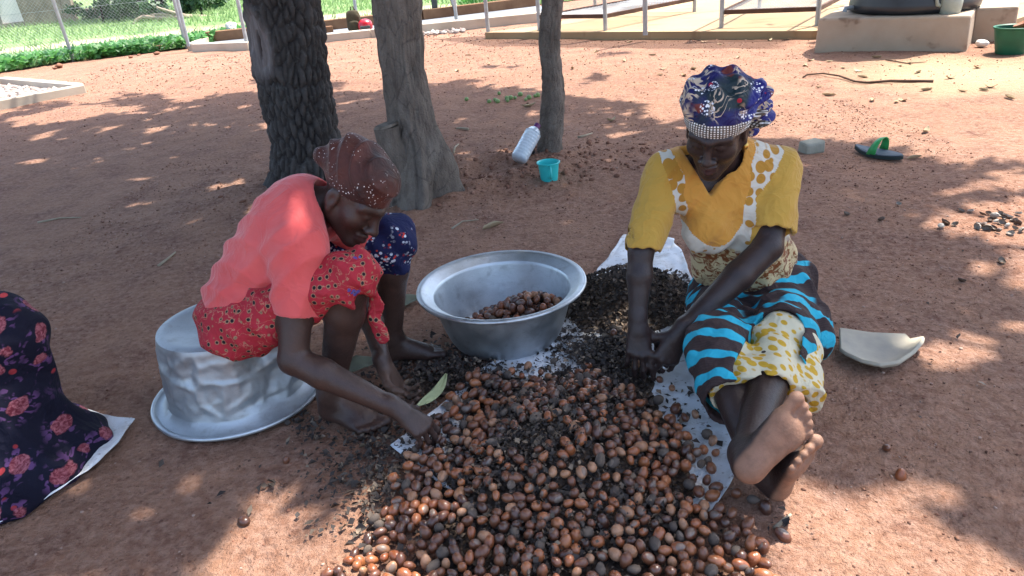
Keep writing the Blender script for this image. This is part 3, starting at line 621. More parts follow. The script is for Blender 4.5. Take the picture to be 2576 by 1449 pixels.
N = 105000
gx = -6.5+11.5*RNG.random(N); gy = -.8+10.5*RNG.random(N); dn = shade_density(gx, gy)
gp = np.stack([gx, gy], -1); dn = np.clip((dn-.5)*2.6+.5+1.0*fbm(gp, 1.5, 3, 50)*(dn < .985), 0, 1)
gap = np.clip((np.where(dn > .95, .80, .58)-fbm(gp, 3.6, 2, 60))*7, 0, 1)                                            # small holes between the leaf sprays
kp_ = RNG.random(N) < dn*gap; gx, gy = gx[kp_], gy[kp_]
hz = 4.0+3.4*RNG.random(len(gx))**1.2
lc = np.stack([gx, gy, 0*gx], -1)+TOSUN[None]*(hz/TOSUN[2])[:, None]
bases = np.array([t1.location[:2], t2.location[:2], t3.location[:2]]); who = np.argmin(((lc[:, None, :2]-bases[None]*np.array([1.3, 1.])-np.array([.3, .8]))**2).sum(-1), 1)
M_limb = simple('limb_bark', (.06, .05, .045), (.09, .078, .068), 10, .9, .2, .5, 30, .01)
for k_, (t, hh, top) in enumerate(((t1, 3.0, (-1.75, 4.9)), (t2, 2.9, (-.5, 4.3)), (t3, 2.7, (.4, 4.8)))):
    c = lc[who == k_]; nr = RNG.normal(size=c.shape)*.7+np.array([0, 0, 1.])
    v, f = leaf_quads(c, nr, .17+.10*RNG.random(len(c)), .42, .2); _place(mesh_obj('crown', v, f, M_fol, None, False), t)
    mb = MB(); tp = np.array([top[0], top[1], hh]); 
    for q in c[RNG.integers(0, len(c), 16)]:
        mid = tp+(q-tp)*.5+np.array([0, 0, .25]); mb.tube([tp-np.array([0, 0, .15]), mid, q], [.06, .035, .012], 7)
    _place(mb.build('limbs', M_limb), t)
# ================================================================== small things on the yard
def gz(p): return float(earth_height(np.array([p[0]]), np.array([p[1]]))[0])
def onground(x, y): q = G(x, y); q[2] = gz(q); return q
# turquoise mug
M_turq = simple('mug_turquoise', (.035, .52, .50), (.03, .46, .45), 10, .35, .5, .03)
p = onground(1383, 466); mg = empty('plastic_mug', p, 'turquoise plastic mug standing in front of the slim trunk', 'mug')
_place(autosmooth(MB().lathe([(0, .002), (.042, .002), (.046, 0), (.047, .006), (.058, .098), (.064, .1), (.066, .108), (.062, .11), (.056, .105), (.044, .012), (0, .01)], 36, p).build('cup', M_turq), 40), mg)
hd = MB().tube([p+np.array([.004, -.058, .094]), p+np.array([.004, -.085, .088]), p+np.array([.004, -.088, .06]), p+np.array([.004, -.07, .035]), p+np.array([.004, -.052, .03])], .0065, 8, True, 1.3)
_place(hd.build('handle', M_turq), mg)
# bottle leaning on the slim trunk
m, nt, b = newmat('bottle_plastic', .25, .5); setc(nt, b, (.70, .78, .84)); b.inputs['Transmission Weight'].default_value = .35; b.inputs['IOR'].default_value = 1.2; b.inputs['Alpha'].default_value = 1
bump(nt, b, noise(nt, coords(nt), 45, 4), .6, .01); M_pet = m
M_purple = simple('cap_purple', (.14, .03, .13), (.11, .025, .10), 10, .4, .4, .05)
b0 = P(1304, 402, 4.22); b1 = P(1351, 317, 4.37); b0[2] = max(b0[2], gz(b0)+.02); ax = unit(b1-b0); L = np.linalg.norm(b1-b0)
s1 = unit(np.cross(ax, [0, 1, 0])); s2 = np.cross(s1, ax); RB = np.stack([s1, s2, ax], 1)
bt = empty('water_bottle', b0, 'crumpled clear plastic bottle with purple cap leaning on the slim trunk', 'bottle')
pr = [(0, .0), (.042, .0), (.049, .012)]; z = .02
while z < L*.72: pr += [(.050, z), (.046, z+.006), (.050, z+.014)]; z += .02
pr += [(.049, L*.76), (.034, L*.88), (.017, L*.93), (.016, L*.97)]
bo = MB().lathe(pr, 28, b0, RB).build('shell', M_pet); _place(autosmooth(bo, 60), bt)
_place(autosmooth(MB().lathe([(.017, L*.93), (.019, L*.935), (.019, L*1.04), (.016, L*1.05), (0, L*1.05)], 20, b0, RB).build('cap', M_purple), 40), bt)
# black rubber shoe below the bottle
M_blk = simple('black_rubber', (.012, .012, .014), (.02, .02, .022), 8, .45, .4, .2, 40, .004)
p = onground(1330, 415); 
def blob(name, c, r, mat, label, cat, rz=0, seed=0, amp=.15, sub=3):
    bm = bmesh.new(); bmesh.ops.create_icosphere(bm, subdivisions=sub, radius=1); v = np.array([q.co[:] for q in bm.verts]); f = [[q.index for q in k_.verts] for k_ in bm.faces]; bm.free()
    v = v*(1+amp*vnoise(v, 1.7, seed)[:, None]); v = np.sign(v)*np.abs(v)**.85*np.array(r); v = v@rotz(rz).T; v[:, 2] -= v[:, 2].min()
    return tag(mesh_obj(name, v, f, mat, None, True), label, cat), v
o, _ = blob('black_bundle', p, (.055, .035, .038), M_blk, 'small crumpled black plastic bag below the bottle', 'bag', .5, 4, .35); o.location = tuple(p-np.array([0, 0, .004]))
# concrete lump and slipper
M_blockst = simple('concrete_lump', (.34, .33, .27), (.25, .245, .20), 12, .95, .1, .5, 40, .01)
p = onground(2040, 382); mb = MB().box((0, 0, 0), (.12, .09, .072), None, .014); v = np.array(mb.v); v += .007*np.stack([vnoise(v, 22, k_) for k_ in (1, 2, 3)], -1); v = v@rotz(.25).T+np.array([0, 0, .033])
cl = mesh_obj('concrete_lump', v, mb.f, M_blockst, None, False); cl.location = tuple(p); tag(cl, 'chipped grey concrete lump behind the woman in yellow', 'lump')
M_sole = simple('slipper_sole', (.075, .105, .13), (.05, .07, .09), 12, .6, .3, .2); M_strap = simple('slipper_strap', (.04, .33, .09), (.03, .26, .07), 12, .45, .4, .1)
M_edge = simple('slipper_edge', (.02, .035, .035), (.015, .025, .025), 12, .6, .3)
p = onground(2207, 390); sr = empty('slipper', p, 'dark slipper with green strap lying alone on the earth', 'slipper', None, math.radians(-58))
def sole(z0, z1, s, name, mat):
    n = 40; out = []
    for k in range(n):
        t = 2*math.pi*k/n; l = .125*math.cos(t); wd = (.045+.010*math.cos(t)-.006*math.cos(2*t))*math.sin(t); out.append((l*s, wd*s+.006*math.cos(2*t)))
    v = [(a, b_, z0+.012*max(0, -a/.12)**2) for a, b_ in out]+[(a, b_, z1+.012*max(0, -a/.12)**2) for a, b_ in out]
    o = mesh_obj(name, v, [tuple(range(n))[::-1], tuple(range(n, 2*n))]+[(k, (k+1) % n, n+(k+1) % n, n+k) for k in range(n)], mat, sr, False); return o
so_ = sole(.0, .018, 1.15, 'sole', M_edge); sole(.0182, .023, 1.1, 'footbed', M_sole).parent = so_
for sx, sy in ((.0, 1),):
    arc = [np.array([.0, -.045, .012])]; 
    for k in range(9):
        a = math.pi*k/8; arc.append(np.array([.015-.03*math.sin(a)*.2, -.046*math.cos(a), .016+.058*math.sin(a)]))
    st = MB()
    for x0, x1 in ((-.06, -.005),):
        pts1 = [(-.030+.035*math.sin(math.pi*k/10), -.058*math.cos(math.pi*k/10), .014+.082*math.sin(math.pi*k/10)**.8) for k in range(11)]; pts2 = [(.022+.012*math.sin(math.pi*k/10), -.060*math.cos(math.pi*k/10), .014+.090*math.sin(math.pi*k/10)**.8) for k in range(11)]
        st.add(pts1+pts2, [(k, k+1, 12+k, 11+k) for k in range(10)])
    o = st.build('strap', M_strap, sr); md = o.modifiers.new('s', 'SOLIDIFY'); md.thickness = .005
# long dead branch, sticks
M_twig = simple('twig_bark', (.115, .075, .055), (.075, .048, .036), 14, .9, .1, .4, 60, .004); M_twigp = simple('twig_pale', (.40, .34, .25), (.28, .23, .16), 14, .9, .1, .3, 60, .004)
def twig(name, pts, r, mat, label, cat='stick'):
    q = [onground(x, y)+np.array([0, 0, h]) for x, y, h in pts]; rr = np.linspace(r, r*.5, len(q)); mb = MB().tube(q, rr, 8)
    v = np.array(mb.v); v += r*.15*np.stack([vnoise(v, 40, k_) for k_ in (1, 2, 3)], -1); return tag(mesh_obj(name, v, mb.f, mat), label, cat)
twig('dead_branch', [(2348, 207, .012), (2300, 207, .012), (2240, 206, .016), (2180, 209, .012), (2150, 207, .012), (2110, 195, .02), (2070, 189, .02), (2030, 188, .012), (2020, 194, .006)], .012, M_twig, 'long thin dead branch lying on sunlit earth', 'branch')
twig('stick', [(2228, 153, .008), (2280, 160, .008), (2330, 158, .008)], .006, M_twig, 'thin dark twig in front of the plinth')
twig('stick', [(1178, 330, .012), (1158, 326, .012), (1148, 328, .014)], .011, M_twigp, 'short pale stick right of the grey trunk'); twig('stick', [(1143, 398, .01), (1146, 384, .016), (1155, 372, .012)], .009, M_twigp, 'curved pale bark strip near the grey trunk foot')
twig('stick', [(1455, 349, .01), (1472, 344, .012), (1490, 336, .012)], .009, M_twigp, 'pale stick just right of the slim trunk'); twig('stick', [(400, 671, .005), (424, 656, .007), (443, 638, .005)], .0075, M_twigp, 'grey stick on shaded earth behind the upturned basin')
twig('stick', [(95, 562, .005), (150, 549, .006), (205, 550, .005)], .006, M_twigp, 'thin pale stick on the open earth at far left'); twig('stick', [(1948, 1332, .004), (1970, 1315, .01), (1990, 1302, .008)], .006, M_twigp, 'short pale stick below the crossed feet')
twig('stick', [(1138, 582, .004), (1165, 565, .006), (1205, 563, .004)], .005, M_twigp, 'forked pale twig behind the full basin'); twig('stick', [(1308, 405, .006), (1318, 425, .01), (1328, 440, .012)], .012, M_twig, 'broken brown stick beside the black bag')
# dry fallen leaves
m, nt, b = newmat('dry_leaf', .8, .2); r = nd(nt, 'ObjectInfo').outputs['Random']
setc(nt, b, mix(nt, noise(nt, coords(nt), 30, 3), ramp(nt, r, [(0., (.46, .36, .22)), (.4, (.56, .48, .34)), (.7, (.30, .19, .11)), (.85, (.42, .40, .27))]), (.34, .25, .15))); M_dry = m
def leaf_mesh(L, Wd, curl, fold, seed):
    rr = np.random.default_rng(seed); nu, nv = 9, 5; v = []
    for i in range(nu):
        t = i/(nu-1); wd = Wd*math.sin(math.pi*min(1, t*.97+.03))**.75
        for j in range(nv):
            s_ = (j/(nv-1)-.5)*2; x = (t-.5)*L; y = s_*wd*.5; z = curl*((t-.5)**2*4)*L*.22+fold*abs(s_)**1.4*wd*.5+.05*L*rr.normal()*.25
            v.append((x, y, z))
    f = [(i*nv+j, i*nv+j+1, (i+1)*nv+j+1, (i+1)*nv+j) for i in range(nu-1) for j in range(nv-1)]
    v = np.array(v); v[:, 2] -= v[:, 2].min(); return v, f
leaf_me = []
for i, a in enumerate(((.11, .04, .9, .8), (.13, .045, .5, 1.2), (.09, .04, 1.4, .5), (.12, .03, .3, 1.6), (.1, .05, 1.0, .2))):
    v, f = leaf_mesh(*a, i); me = bpy.data.meshes.new('dry_leaf'); me.from_pydata([tuple(q) for q in v], [], f); me.materials.append(M_dry); me.polygons.foreach_set('use_smooth', np.ones(len(me.polygons), bool)); leaf_me.append(me)
def dry(x, y, k, rz, s, label, group=None):
    o = bpy.data.objects.new('dry_leaf', leaf_me[k % 5]); COL.objects.link(o); q = onground(x, y); o.location = tuple(q+np.array([0, 0, .001])); o.rotation_euler = (.1*math.sin(x), .1*math.cos(y), rz); o.scale = (s,)*3
    return tag(o, label, 'leaf', group)
dry(1243, 576, 3, .5, 1.0, 'folded green brown dry leaf behind the full basin'); dry(1538, 302, 2, .8, 1.1, 'curled dry leaf right of the slim trunk'); dry(1330, 268, 0, .1, 1.2, 'curled leaf left of the slim trunk near the green fruits')
LV = [(1180, 140), (1345, 95), (1720, 190), (1858, 146), (1668, 175), (1660, 188), (1745, 175), (1570, 158), (1585, 105), (1772, 105), (1810, 113), (1910, 92), (1935, 103), (1990, 100), (2160, 180), (2265, 165), (2310, 182), (2390, 198), (2170, 195), (2270, 250), (2255, 255), (2330, 225), (2490, 222), (2475, 228), (2025, 165), (2060, 218), (2085, 240), (1880, 215), (2290, 160), (2040, 150), (2085, 155), (2205, 148), (1440, 175), (1500, 130), (1395, 150), (2420, 230), (2540, 250), (2330, 330), (2300, 395), (1130, 95), (2120, 172), (2195, 255), (2460, 168), (1640, 140), (1150, 178), (1230, 160)]
for i, (x, y) in enumerate(LV): dry(x, y, i, i*2.4, .65+.4*((i*7) % 5)/5, 'curled pale dry leaf on sunlit earth of the far yard', 'dry leaves on the sunlit yard')
# green fruits in a row
M_fruit = simple('green_fruit', (.20, .30, .10), (.15, .24, .08), 20, .5, .4, .1)
v, f = (lambda mb: (np.array(mb.v), mb.f))(MB().lathe([(0, -.03), (.016, -.027), (.028, -.013), (.031, 0), (.027, .016), (.014, .028), (.004, .03), (.002, .036), (0, .036)], 14))
fme = bpy.data.meshes.new('green_fruit'); fme.from_pydata([tuple(q) for q in v], [], f); fme.materials.append(M_fruit); fme.polygons.foreach_set('use_smooth', np.ones(len(fme.polygons), bool))
for i, (x, y) in enumerate(((1174, 253), (1231, 258), (1246, 255), (1252, 258), (1256, 240), (1276, 251), (1277, 256), (1285, 250), (1296, 250), (1309, 241), (1323, 253), (1331, 249), (1346, 246), (1353, 244))):
    o = bpy.data.objects.new('green_fruit', fme); COL.objects.link(o); q = onground(x, y); o.location = tuple(q+np.array([0, 0, .014])); o.rotation_euler = (1.2+i*.4, i*1.7, i*2.1); o.scale = (.62+.14*math.sin(i*3),)*3
    tag(o, 'small green fruit lying in a loose row on shaded earth', 'fruit', 'green fruits in a row')
# potsherd
m, nt, b = newmat('potsherd_clay', .8, .25); p = coords(nt)
c = mix(nt, ramp(nt, noise(nt, p, 9, 4), [(.35, 0.), (.65, 1.)]), (.42, .37, .28), (.30, .275, .23)); setc(nt, b, c); bump(nt, b, noise(nt, p, 40, 4), .2, .004); M_pot = m
def sherd():
    o0 = onground(2225, 950); tl, tr, br_, bm_, bl = [G(x, y, .035)-o0 for x, y in ((2118, 872), (2285, 876), (2332, 893), (2225, 962), (2120, 925))]
    cx = (tl+tr+bm_)/3; rim = []
    pts = [(2118, 870), (2120, 925), (2135, 936), (2175, 955), (2222, 965), (2270, 957), (2308, 930), (2330, 903), (2333, 893), (2300, 889), (2286, 876), (2200, 872)]
    out = [np.array(G(x, y, .0)-o0)[:2] for x, y in pts]; c0 = np.mean(out, 0); n = len(out); rings = [1, .8, .6, .4, .2]; v = []
    def zz(s_, k): 
        edge = 1.0 if k < 9 else .55
        return .010+.032*edge*(s_**2.2)
    for s_ in rings:
        for k, q in enumerate(out): w_ = c0+(q-c0)*s_; v.append((w_[0], w_[1]+.03*(s_**2), zz(s_, k)))
    v.append((c0[0], c0[1], .012)); f = [(i*n+k, i*n+(k+1) % n, (i+1)*n+(k+1) % n, (i+1)*n+k) for i in range(4) for k in range(n)]+[(4*n+k, 4*n+(k+1) % n, 5*n) for k in range(n)]
    f = [tuple(reversed(q)) for q in f]
    o = mesh_obj('potsherd', v, f, M_pot, None, True); o.location = tuple(o0); md = o.modifiers.new('s', 'SOLIDIFY'); md.thickness = .012; md.offset = 0; bv = o.modifiers.new('b', 'BEVEL'); bv.width = .003; bv.segments = 2; bv.limit_method = 'ANGLE'
    tag(o, 'broken pale clay pot fragment lying right of the crossed feet', 'potsherd')
sherd()
# cluster of shells and husks at the right edge
M_shell = rnd_mat('nut_shells', [(.30, .26, .22), (.14, .09, .06), (.45, .42, .38), (.2, .15, .11)], .6, .3)
def halfshell(seed):
    bm = bmesh.new(); bmesh.ops.create_uvsphere(bm, u_segments=12, v_segments=8, radius=1); bmesh.ops.delete(bm, geom=[q for q in bm.verts if q.co.z > .25], context='VERTS'); v = np.array([q.co[:] for q in bm.verts]); bm.verts.index_update(); f = [[q.index for q in k_.verts] for k_ in bm.faces]; bm.free()
    v = v*(1+.12*vnoise(v, 2, seed)[:, None])*np.array([.024, .017, .015]); return v, f
shells = []
for i in range(3):
    v, f = halfshell(i); me = bpy.data.meshes.new('nut_shell'); me.from_pydata([tuple(q) for q in v], [], f)
    for j, c_ in enumerate(((.12, .075, .05),)): me.materials.append(simple('shell_%d' % i, [(.10, .06, .04), (.36, .32, .27), (.22, .17, .13)][i], None, 20, .5, .4, .2))
    shells.append(me)
SH = [(2485, 545), (2500, 552), (2515, 548), (2525, 556), (2535, 551), (2548, 560), (2490, 560), (2505, 565), (2520, 570), (2475, 575), (2462, 568), (2480, 586), (2498, 584), (2530, 578), (2552, 585), (2560, 568), (2440, 540), (2400, 575), (2378, 570), (2365, 580), (2418, 538), (2510, 592), (2540, 596), (2568, 592), (2470, 548), (2455, 582), (2130, 545), (2215, 560), (2260, 520), (2520, 660), (2420, 705), (2560, 545)]
for i, (x, y) in enumerate(SH):
    o = bpy.data.objects.new('nut_shell', shells[i % 3]); COL.objects.link(o); q = onground(x, y); o.location = tuple(q+np.array([0, 0, .012])); o.rotation_euler = (i*1.3 % 3.1 if i % 2 else .3, .4*math.sin(i), i*2.2); s_ = .55+.4*((i*5) % 7)/7; o.scale = (s_,)*3
    tag(o, 'empty half nut shell in the scatter at the yard edge', 'shell', 'nut shells scattered right of the worker in yellow')
# backpack and helmet on the slab
M_bag = simple('bag_olive', (.075, .062, .038), (.05, .042, .026), 12, .9, .2, .4, 50, .006)
p = G(895, 84, .05); bg_ = empty('backpack', p, 'olive brown backpack standing on the grey slab', 'backpack')
def soft(name, c, r, mat, parent, sq=.6, seed=1, amp=.06):
    bm = bmesh.new(); bmesh.ops.create_icosphere(bm, subdivisions=4, radius=1); v = np.array([q.co[:] for q in bm.verts]); f = [[q.index for q in k_.verts] for k_ in bm.faces]; bm.free()
    v = np.sign(v)*np.abs(v)**sq; v = v*(1+amp*vnoise(v, 2.5, seed)[:, None])*np.array(r)+np.array(c); return _place(mesh_obj(name, v, f, mat), parent)
bbody = soft('body', p+np.array([0, 0, .19]), (.12, .085, .19), M_bag, bg_); nest(soft('pocket', p+np.array([.01, -.085, .12]), (.085, .04, .095), M_bag, bg_, .6, 5), bbody)
_place(MB().tube([p+np.array([-.03, 0, .37]), p+np.array([-.02, 0, .43]), p+np.array([.03, 0, .43]), p+np.array([.04, 0, .37])], .012, 8).build('handle', M_bag), bg_)
M_red = simple('helmet_red', (.42, .012, .02), (.36, .01, .018), 12, .25, .6, 0); p = G(922, 83, .05); hm = empty('motorcycle_helmet', p, 'red motorcycle helmet beside the olive backpack', 'helmet')
hsh = soft('shell', p+np.array([0, 0, .115]), (.125, .12, .115), M_red, hm, .9, 2, .02); nest(MB().box(p+np.array([.01, -.108, .10]), (.17, .04, .055), rotz(.1), .015).build('visor', M_dkmetal, None, False), hsh)
# brown loose brick at the slab edge
tag(MB().box(G(823, 82, .12)+np.array([0, 0, .05]), (.2, .12, .1), rotz(.4), .01).build('loose_brick', M_brick, None, False), 'brown brick on the slab behind the dark trunk', 'brick')
# ================================================================== basins, sacks, husks and nuts
def aluminium(name, c1, c2, metal, rough):
    m, nt, b = newmat(name, .45, .5); p = coords(nt); b.inputs['Metallic'].default_value = metal
    c = mix(nt, ramp(nt, noise(nt, p, 7, 5, .6), [(.35, 0.), (.65, 1.)]), c1, c2)
    c = mix(nt, mth(nt, 'MULTIPLY', ramp(nt, noise(nt, p, 22, 4), [(.56, 0.), (.72, 1.)]), .45), c, (.24, .235, .225))
    scr = ramp(nt, mth(nt, 'ABSOLUTE', mth(nt, 'SUBTRACT', noise(nt, vmul(nt, p, (1., 1., 4.)), 30, 2, .5, 1.), .5)), [(.004, 1.), (.012, 0.)]); c = mix(nt, mth(nt, 'MULTIPLY', scr, .35), c, (.30, .29, .28)); setc(nt, b, c)
    nt.links.new(ramp(nt, noise(nt, p, 14, 4), [(.3, rough), (.7, rough+.2)]), b.inputs['Roughness']); bump(nt, b, noise(nt, p, 16, 4), .16, .012); return m
M_alu = aluminium('aluminium', (.46, .49, .51), (.60, .635, .655), .9, .38); M_alu2 = aluminium('aluminium_dull', (.36, .39, .41), (.47, .505, .525), .7, .42)
def basin_profile(R_, H, Rb, fl=.042, NW=16):                # outer wall up, rolled rim, inner wall down (radius, height)
    o = [(0, .006), (Rb*.9, .004), (Rb, .0), (Rb+.02, .006)]
    for t in np.linspace(.04, .95, NW): o.append((Rb+.02+(R_-fl-Rb-.02)*t**.62, .006+(H-.02)*t))
    o += [(R_-fl*.6, H-.010), (R_-.012, H-.004), (R_-.004, H-.010), (R_+.002, H-.006), (R_+.002, H+.003), (R_-.006, H+.007), (R_-.015, H+.004), (R_-fl*.55, H-.003), (R_-fl-.004, H-.017)]
    for t in np.linspace(.95, .04, NW): o.append((Rb+.015+(R_-fl-Rb-.02)*t**.62, .010+(H-.02)*t))
    o += [(Rb*.95, .011), (Rb*.5, .010), (0, .010)]
    return o
BC = np.array([-.035, 2.275, .004]); BR, BH = .282, .205
bs = empty('full_basin', BC, 'round aluminium basin half filled with brown nuts', 'basin')
o = MB().lathe(basin_profile(BR, BH, .155), 96, BC+np.array([0, 0, .0])).build('bowl', M_alu); autosmooth(o, 55); _place(o, bs); bowl_ = o
tube = [(BR*math.cos(t), BR*math.sin(t), BH) for t in np.linspace(0, 6.2832, 73)]
nest(MB().tube([BC+np.array(q) for q in tube], .0062, 8, False).build('rolled_rim', M_alu), bowl_)
# upturned dented basin (a seat)
OC = np.array([-.905, 2.075, 0.]); OR, OH = .268, .262
prof = basin_profile(OR, OH, .175, .045, 40); mb = MB().lathe(prof, 220, (0, 0, 0)); v = np.array(mb.v); v[:, 2] = OH-v[:, 2]+.006
th = np.arctan2(v[:, 1], v[:, 0]); rr = np.hypot(v[:, 0], v[:, 1]); hz = v[:, 2]/OH; wall = np.clip((.98-hz)*8, 0, 1)*np.clip((hz-.10)*8, 0, 1)*np.clip(rr/.12, 0, 1)
q = np.stack([np.cos(th)*2.0, np.sin(th)*2.0, hz*2.4], -1); cr = np.abs(vnoise(q, 1.6, 71))+.6*np.abs(vnoise(q, 3.3, 72))+.3*np.abs(vnoise(q, 6, 73))
dent = wall*(-.003*cr); cut = np.clip((th+math.radians(70))/.3+.2*vnoise(q, 2, 77), 0, 1)*np.clip((math.radians(-25)-th)/.3, 0, 1); dent -= wall*.018*cut
v[:, 0] += np.cos(th)*dent; v[:, 1] += np.sin(th)*dent; e_c, c_c = plates(th, v[:, 2]+.013*np.sin(th*5), .21, .105, .085, 41); e_d, _ = plates(th+.1, v[:, 2], .21, .04, .05, 47); kk = wall*(-.019*np.clip(e_c, 0, .75)-.004*np.clip(e_d, 0, .6)+.003); v[:, 0] += np.cos(th)*kk; v[:, 1] += np.sin(th)*kk
topd = np.clip(hz-.93, 0, 1)*12*np.clip(1-rr/.19, 0, 1); v[:, 2] -= .012*np.clip(topd, 0, 1)*(1+vnoise(q, 1.5, 75))+.012*((rr > .095) & (rr < .145) & (hz > .9))
rimw = np.clip((rr-.21)/.05, 0, 1)*np.clip(1-hz*5, 0, 1); v[:, 2] += rimw*.008*np.maximum(0, np.sin(th*2+1.2))
ob = empty('upturned_basin', OC, 'dented aluminium basin turned upside down as a seat', 'basin')
o = mesh_obj('bowl', v+OC, mb.f, M_alu2); autosmooth(o, 50); obowl = _place(o, ob)
nest(MB().tube([OC+np.array([OR*math.cos(t), OR*math.sin(t), .010+.008*max(0, math.sin(t*2+1.2))]) for t in np.linspace(0, 6.2832, 73)], .007, 8, False).build('rolled_rim', M_alu), obowl)
# woven white sacks
m, nt, b = newmat('woven_sack', .6, .35); p = geopos(nt)
wv = mth(nt, 'MULTIPLY', mth(nt, 'SINE', mth(nt, 'MULTIPLY', nd(nt, 'SeparateXYZ', {0: p}).outputs[0], 900)), mth(nt, 'SINE', mth(nt, 'MULTIPLY', nd(nt, 'SeparateXYZ', {0: p}).outputs[1], 900)))
c = mix(nt, ramp(nt, noise(nt, p, 14, 5), [(.45, 0.), (.7, 1.)]), (.72, .74, .76), (.52, .50, .48)); c = mix(nt, mth(nt, 'MULTIPLY', ramp(nt, noise(nt, p, 60, 4), [(.60, 0.), (.68, 1.)]), .6), c, (.20, .16, .13))
setc(nt, b, c); bump(nt, b, mth(nt, 'ADD', mth(nt, 'MULTIPLY', wv, .3), noise(nt, p, 25, 4)), .35, .006); M_sack = m
def sheet(name, px, label, amp=.008, seed=0, lift=None, zc=.006):
    pg = np.array([G(x, y)[:2] for x, y in px]); n = 220; cl = np.concatenate([pg, pg[:1]]); L = np.concatenate([[0], np.cumsum(np.linalg.norm(np.diff(cl, axis=0), axis=1))]); t = np.linspace(0, L[-1], n, endpoint=False)
    bd = np.stack([np.interp(t, L, cl[:, 0]), np.interp(t, L, cl[:, 1])], -1); bd += .010*np.stack([vnoise(bd, 14, seed), vnoise(bd, 14, seed+1)], -1)
    c0 = bd.mean(0); rings = np.linspace(1, 0, 46); v = []
    for s_ in rings: v.append(c0+(bd-c0)*s_)
    v = np.concatenate(v); edge = np.repeat(rings, n)
    z = earth_height(v[:, 0], v[:, 1])+zc+amp*(1+fbm(v, 9, 3, seed+3))+.012*np.clip((edge-.93)/.07, 0, 1)*(1+vnoise(v, 12, seed+5))*.6
    if lift: z = z+lift(v)
    i = np.arange(45)[:, None]*n; j = np.arange(n)[None]; j2 = (j+1) % n; f = np.stack([i+j, i+n+j, i+n+j2, i+j2], -1).reshape(-1, 4)[:, ::-1].copy()
    o = mesh_obj(name, np.concatenate([v, z[:, None]], 1), f, M_sack); md = o.modifiers.new('s', 'SOLIDIFY'); md.thickness = .0015; return tag(o, label, 'sack')
sheet('woven_sack', [(1500, 690), (1572, 600), (1695, 612), (1760, 760), (1830, 930), (1868, 1140), (1850, 1200), (1792, 1292), (1500, 1330), (1120, 1240), (1040, 1172), (985, 1128), (1110, 1030), (1230, 930), (1330, 880), (1440, 790)],
      'white woven sack spread under the nuts and husks', .005, 3)
sheet('woven_sack', [(338, 1076), (292, 1150), (232, 1206), (120, 1270), (0, 1338), (-400, 1480), (-700, 1150), (-200, 980), (150, 1040)], 'white woven sack under the floral skirt', .012, 8)

# --- heap surface
def bump2(x, y, c, sx, sy, h, pw=2.): return h*np.exp(-(np.abs((x-c[0])/sx)**pw+np.abs((y-c[1])/sy)**pw))
HA, HB = G(1410, 1125), G(1570, 760)
def heap(x, y):
    p_ = np.stack([x, y], -1)
    h = bump2(x, y, HA, .25, .25, .115)+bump2(x, y, HB, .20, .22, .115, 2.2)+bump2(x, y, G(1520, 890), .13, .10, .022)+bump2(x, y, G(1420, 1330), .36, .24, .026, 3)+bump2(x, y, G(1540, 965), .15, .15, .025)+bump2(x, y, G(1150, 960), .2, .1, .03)
    return h+.010*fbm(p_, 9, 3, 80)*np.clip(h*20, 0, 1)
M_husk = rnd_mat('husk_chips', [(.046, .034, .028), (.072, .053, .042), (.034, .026, .023), (.11, .082, .062), (.054, .041, .034), (.26, .19, .13), (.038, .030, .027), (.08, .058, .044)], .7, .35)
m, nt, b = newmat('husk_bed', .95, .15); p = geopos(nt)
setc(nt, b, mix(nt, ramp(nt, noise(nt, p, 55, 4), [(.4, 0.), (.65, 1.)]), (.045, .033, .026), (.11, .076, .055))); bump(nt, b, voro(nt, p, 70, 'F1', 0), 1.0, .012); M_bed = m
xs = np.arange(-.6, .8, .012); ys = np.arange(.95, 2.65, .012); X, Y = np.meshgrid(xs, ys); Hh = heap(X, Y); Z = earth_height(X, Y)+Hh-.012
keep = Hh > .016
iv = np.arange(X.size).reshape(X.shape); k4 = keep[:-1, :-1] & keep[1:, :-1] & keep[:-1, 1:] & keep[1:, 1:]
f = np.stack([iv[:-1, :-1][k4], iv[:-1, 1:][k4], iv[1:, 1:][k4], iv[1:, :-1][k4]], -1)
V = np.stack([X, Y, Z], -1).reshape(-1, 3); us, inv = np.unique(f, return_inverse=True)
tag(mesh_obj('husk_bed', V[us], inv.reshape(f.shape), M_bed), 'packed bed of dark crushed husks under the nuts', 'husks', None, 'stuff')
def chips(n, pos, smin, smax, name, label, up=.5):
    s_ = (smin+(smax-smin)*RNG.random(n)**2)[:, None]; nr = RNG.normal(size=(n, 3)); nr[:, 2] = np.abs(nr[:, 2])+up; nr /= np.linalg.norm(nr, axis=1, keepdims=True)
    t = np.cross(nr, RNG.normal(size=(n, 3))); t /= np.linalg.norm(t, axis=1, keepdims=True); b_ = np.cross(nr, t); w_ = .35+.5*RNG.random((n, 1)); cu = .35*RNG.random((n, 1))
    a = [pos-t*s_*.5, pos+b_*s_*w_*.5+nr*s_*cu, pos+t*s_*.5*(.6+.5*RNG.random((n, 1))), pos-b_*s_*w_*.5+nr*s_*cu, pos+t*s_*.05]
    v = np.stack(a, 1).reshape(-1, 3); i = np.arange(n)[:, None]*5; f = np.concatenate([np.concatenate([i, i+1, i+4], 1), np.concatenate([i+1, i+2, i+4], 1), np.concatenate([i+2, i+3, i+4], 1), np.concatenate([i+3, i, i+4], 1)])
    return tag(mesh_obj(name, v, f, M_husk, None, False), label, 'husks', None, 'stuff')
n = 60000; x = -.6+1.4*RNG.random(n); y = .95+1.7*RNG.random(n); hh = heap(x, y); pr_ = np.clip((hh-.004)*28, 0, 1); k = RNG.random(n) < pr_*.55; x, y, hh = x[k], y[k], hh[k]
